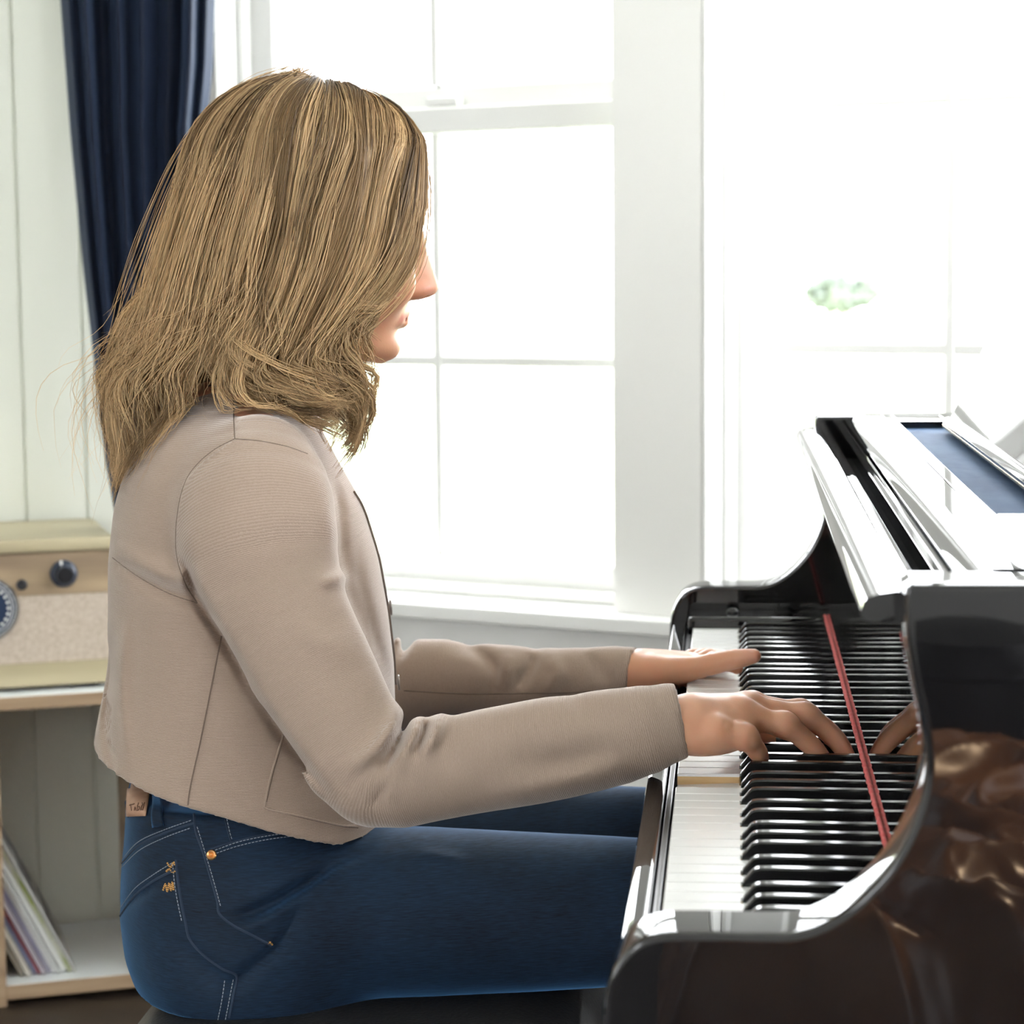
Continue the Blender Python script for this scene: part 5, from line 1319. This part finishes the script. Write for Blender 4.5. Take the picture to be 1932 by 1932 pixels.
P5, t5 = make_strands(1100, 0.005, 0.012, 0.003, (0.0, 1.6), 0.47, 21, 0.03, clumps=60)
P2, t2 = make_strands(1700, 0.008, 0.018, 0.006, (nn_ - 2, NG - 1.0), 0.45, 5, clumps=120)
P3, t3 = make_strands(620, 0.022, 0.0, 0.018, (nn_ - 5.0, nn_ + 4), 0.80, 8, 0.25, clumps=180, clump_w=0.2)
P4, t4 = make_strands(420, 0.011, 0.0, 0.008, (0.0, nn_), 0.62, 9, 0.2, clumps=260, clump_w=0.3)
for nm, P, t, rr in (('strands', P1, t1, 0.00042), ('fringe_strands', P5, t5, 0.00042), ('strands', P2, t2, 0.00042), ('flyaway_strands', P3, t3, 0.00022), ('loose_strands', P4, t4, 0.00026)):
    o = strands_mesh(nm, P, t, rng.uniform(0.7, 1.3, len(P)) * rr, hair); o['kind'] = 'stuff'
# ------------------------------------------------------------------ behind the camera: what the piano's polished side mirrors
M['satin'] = mat('brown_satin', (0.26, 0.125, 0.06), 0.30, spec=0.7, var=(0.14, 0.065, 0.035), var_scale=(5, 5, 5), bump=0.1)
M['ottoman'] = mat('ottoman_cloth', (0.10, 0.08, 0.07), 0.8, bump=0.3)
ott = empty('ottoman', (0.62, -3.55, 0), 'low dark square ottoman behind the camera under a brown throw', 'ottoman')
bm = bmesh.new(); box(bm, (0.0, -4.1, 0.06), (1.25, -3.0, 0.24), bevel=0.03, seg=3); obj('cushion', bm, M['ottoman'], ott, smooth=40)
for x_ in (0.08, 1.17):
    for y_ in (-4.02, -3.08):
        bm = bmesh.new(); lathe(bm, [(0, 0), (0.015, 0), (0.022, 0.065), (0, 0.065)], lambda a, b, h, x_=x_, y_=y_: (x_ + a, y_ + b, h), 12); obj('leg', bm, M['black_satin'], ott)
from mathutils import noise as mnoise
bm = bmesh.new(); n_ = 200; rows = []
for i in range(n_ + 1):
    r_ = []
    for j in range(n_ + 1):
        s, t = i / n_, j / n_
        x_ = -0.06 + 1.36 * s; y_ = -4.16 + 1.22 * t
        q = Vector((x_ * 3.9 + 0.8 * y_, y_ * 4.6 - 1.2 * x_, 0.3))
        wv = mnoise.noise(q * 0.9) * 0.6; q2 = q + Vector((wv, -wv, 0))
        hgt = 0.055 * (1 - abs(mnoise.noise(q2 * 1.3))) ** 3 + 0.05 * abs(mnoise.noise(q2 * 0.8 + Vector((3, 1, 0)))) + 0.028 * (1 - abs(mnoise.noise(q2 * 2.6))) ** 2.5 + 0.008 * mnoise.noise(q2 * 8)
        edge = max(0.0, max(0.06 - s, s - 0.94) / 0.06, max(0.06 - t, t - 0.94) / 0.06)
        r_.append(bm.verts.new((x_, y_, 0.245 + hgt - 0.20 * edge ** 1.5)))
    rows.append(r_)
for i in range(n_):
    for j in range(n_): bm.faces.new([rows[i][j], rows[i + 1][j], rows[i + 1][j + 1], rows[i][j + 1]])
th = obj('throw_blanket', bm, M['satin'], None, smooth=True); tag(th, 'crumpled brown satin throw mirrored in the near side of the piano', 'blanket')
pf = empty('pouf', (0.50, -4.55, 0), 'round black leather pouf mirrored darkly in the side of the piano', 'pouf')  # added object, stands in for an unidentified dark shape mirrored in the piano
bm = bmesh.new(); lathe(bm, [(0, 0.0), (0.16, 0.0), (0.19, 0.05), (0.20, 0.22), (0.19, 0.38), (0.16, 0.43), (0.08, 0.45), (0, 0.452)], lambda a, b, h: (0.50 + a, -4.55 + b, h), 40); obj('cushion', bm, M['leather'], pf, smooth=40)
tube('piping', [(0.50 + 0.192 * math.cos(t), -4.55 + 0.192 * math.sin(t), 0.37) for t in np.linspace(0, 2 * math.pi, 60)], 0.006, M['leather'], pf, 6)
# added lamp, out of view, to brighten the throw mirrored in the piano
fl = empty('floor_lamp', (1.30, -3.45, 0), 'brass reading lamp standing behind the camera over the brown throw', 'lamp')
bm = bmesh.new(); lathe(bm, [(0, 0), (0.13, 0), (0.13, 0.015), (0.02, 0.03), (0, 0.03)], lambda a, b, h: (1.40 + a, -3.45 + b, h), 32); obj('base', bm, M['brass'], fl, smooth=40)
tube('pole', smooth_line([(1.40, -3.45, 0.02), (1.40, -3.45, 0.8), (1.38, -3.46, 1.15), (1.22, -3.5, 1.32), (1.02, -3.55, 1.30)], 40), 0.009, M['brass'], fl, 10)
bm = bmesh.new(); lathe(bm, [(0.03, 0.10), (0.06, 0.08), (0.09, 0.0), (0.086, 0.0), (0.055, 0.075), (0.028, 0.094)], lambda a, b, h: (1.0 + a, -3.56 + b, 1.21 + h), 32); obj('lamp_shade', bm, M['brass'], fl, smooth=50)
ld = bpy.data.lights.new('bulb', 'SPOT'); ld.energy = 210; ld.color = (1.0, 0.72, 0.45); ld.spot_size = math.radians(75); ld.spot_blend = 0.5; ld.shadow_soft_size = 0.03
lo_ = bpy.data.objects.new('bulb', ld); COL.objects.link(lo_); lo_.location = (1.0, -3.56, 1.24); lo_.rotation_euler = (0, math.radians(28), 0); lo_.parent = fl; lo_.matrix_parent_inverse = parent_world(fl).inverted()

# a shrub on the lawn outside
sh = empty('garden_shrub', (3.4, 24.0, -0.35), 'green shrub on the lawn seen pale through the right window', 'shrub')
rg = random.Random(2); bm = bmesh.new()
p0 = PP(1590, 540, (0, 24, 0), (0, 1, 0))
for k in range(900):
    a, b_, c_ = rg.gauss(0, 1), rg.gauss(0, 1), rg.gauss(0, 1); l_ = math.sqrt(a * a + b_ * b_ + c_ * c_); rr = rg.uniform(0.7, 1.0)
    c0 = np.array([p0[0] + 0.42 * rr * a / l_, 24 + 0.42 * rr * b_ / l_, 0.82 + 0.20 * rr * c_ / l_])
    u_ = np.array([rg.gauss(0, 1) for _ in range(3)]); u_ /= np.linalg.norm(u_); w_ = np.cross(u_, [rg.gauss(0, 1) for _ in range(3)]); w_ /= np.linalg.norm(w_)
    vs = [bm.verts.new(v3(c0 + u_ * 0.10 * q + w_ * 0.05 * r_)) for q, r_ in ((-1, 0), (0, 1), (1, 0), (0, -1))]; bm.faces.new(vs)
o = obj('foliage', bm, M['shrub'], sh); o['kind'] = 'stuff'
tube('stem', [(p0[0], 24, -0.36), (p0[0], 24, 0.75)], 0.02, M['pale_top'], sh, 6)
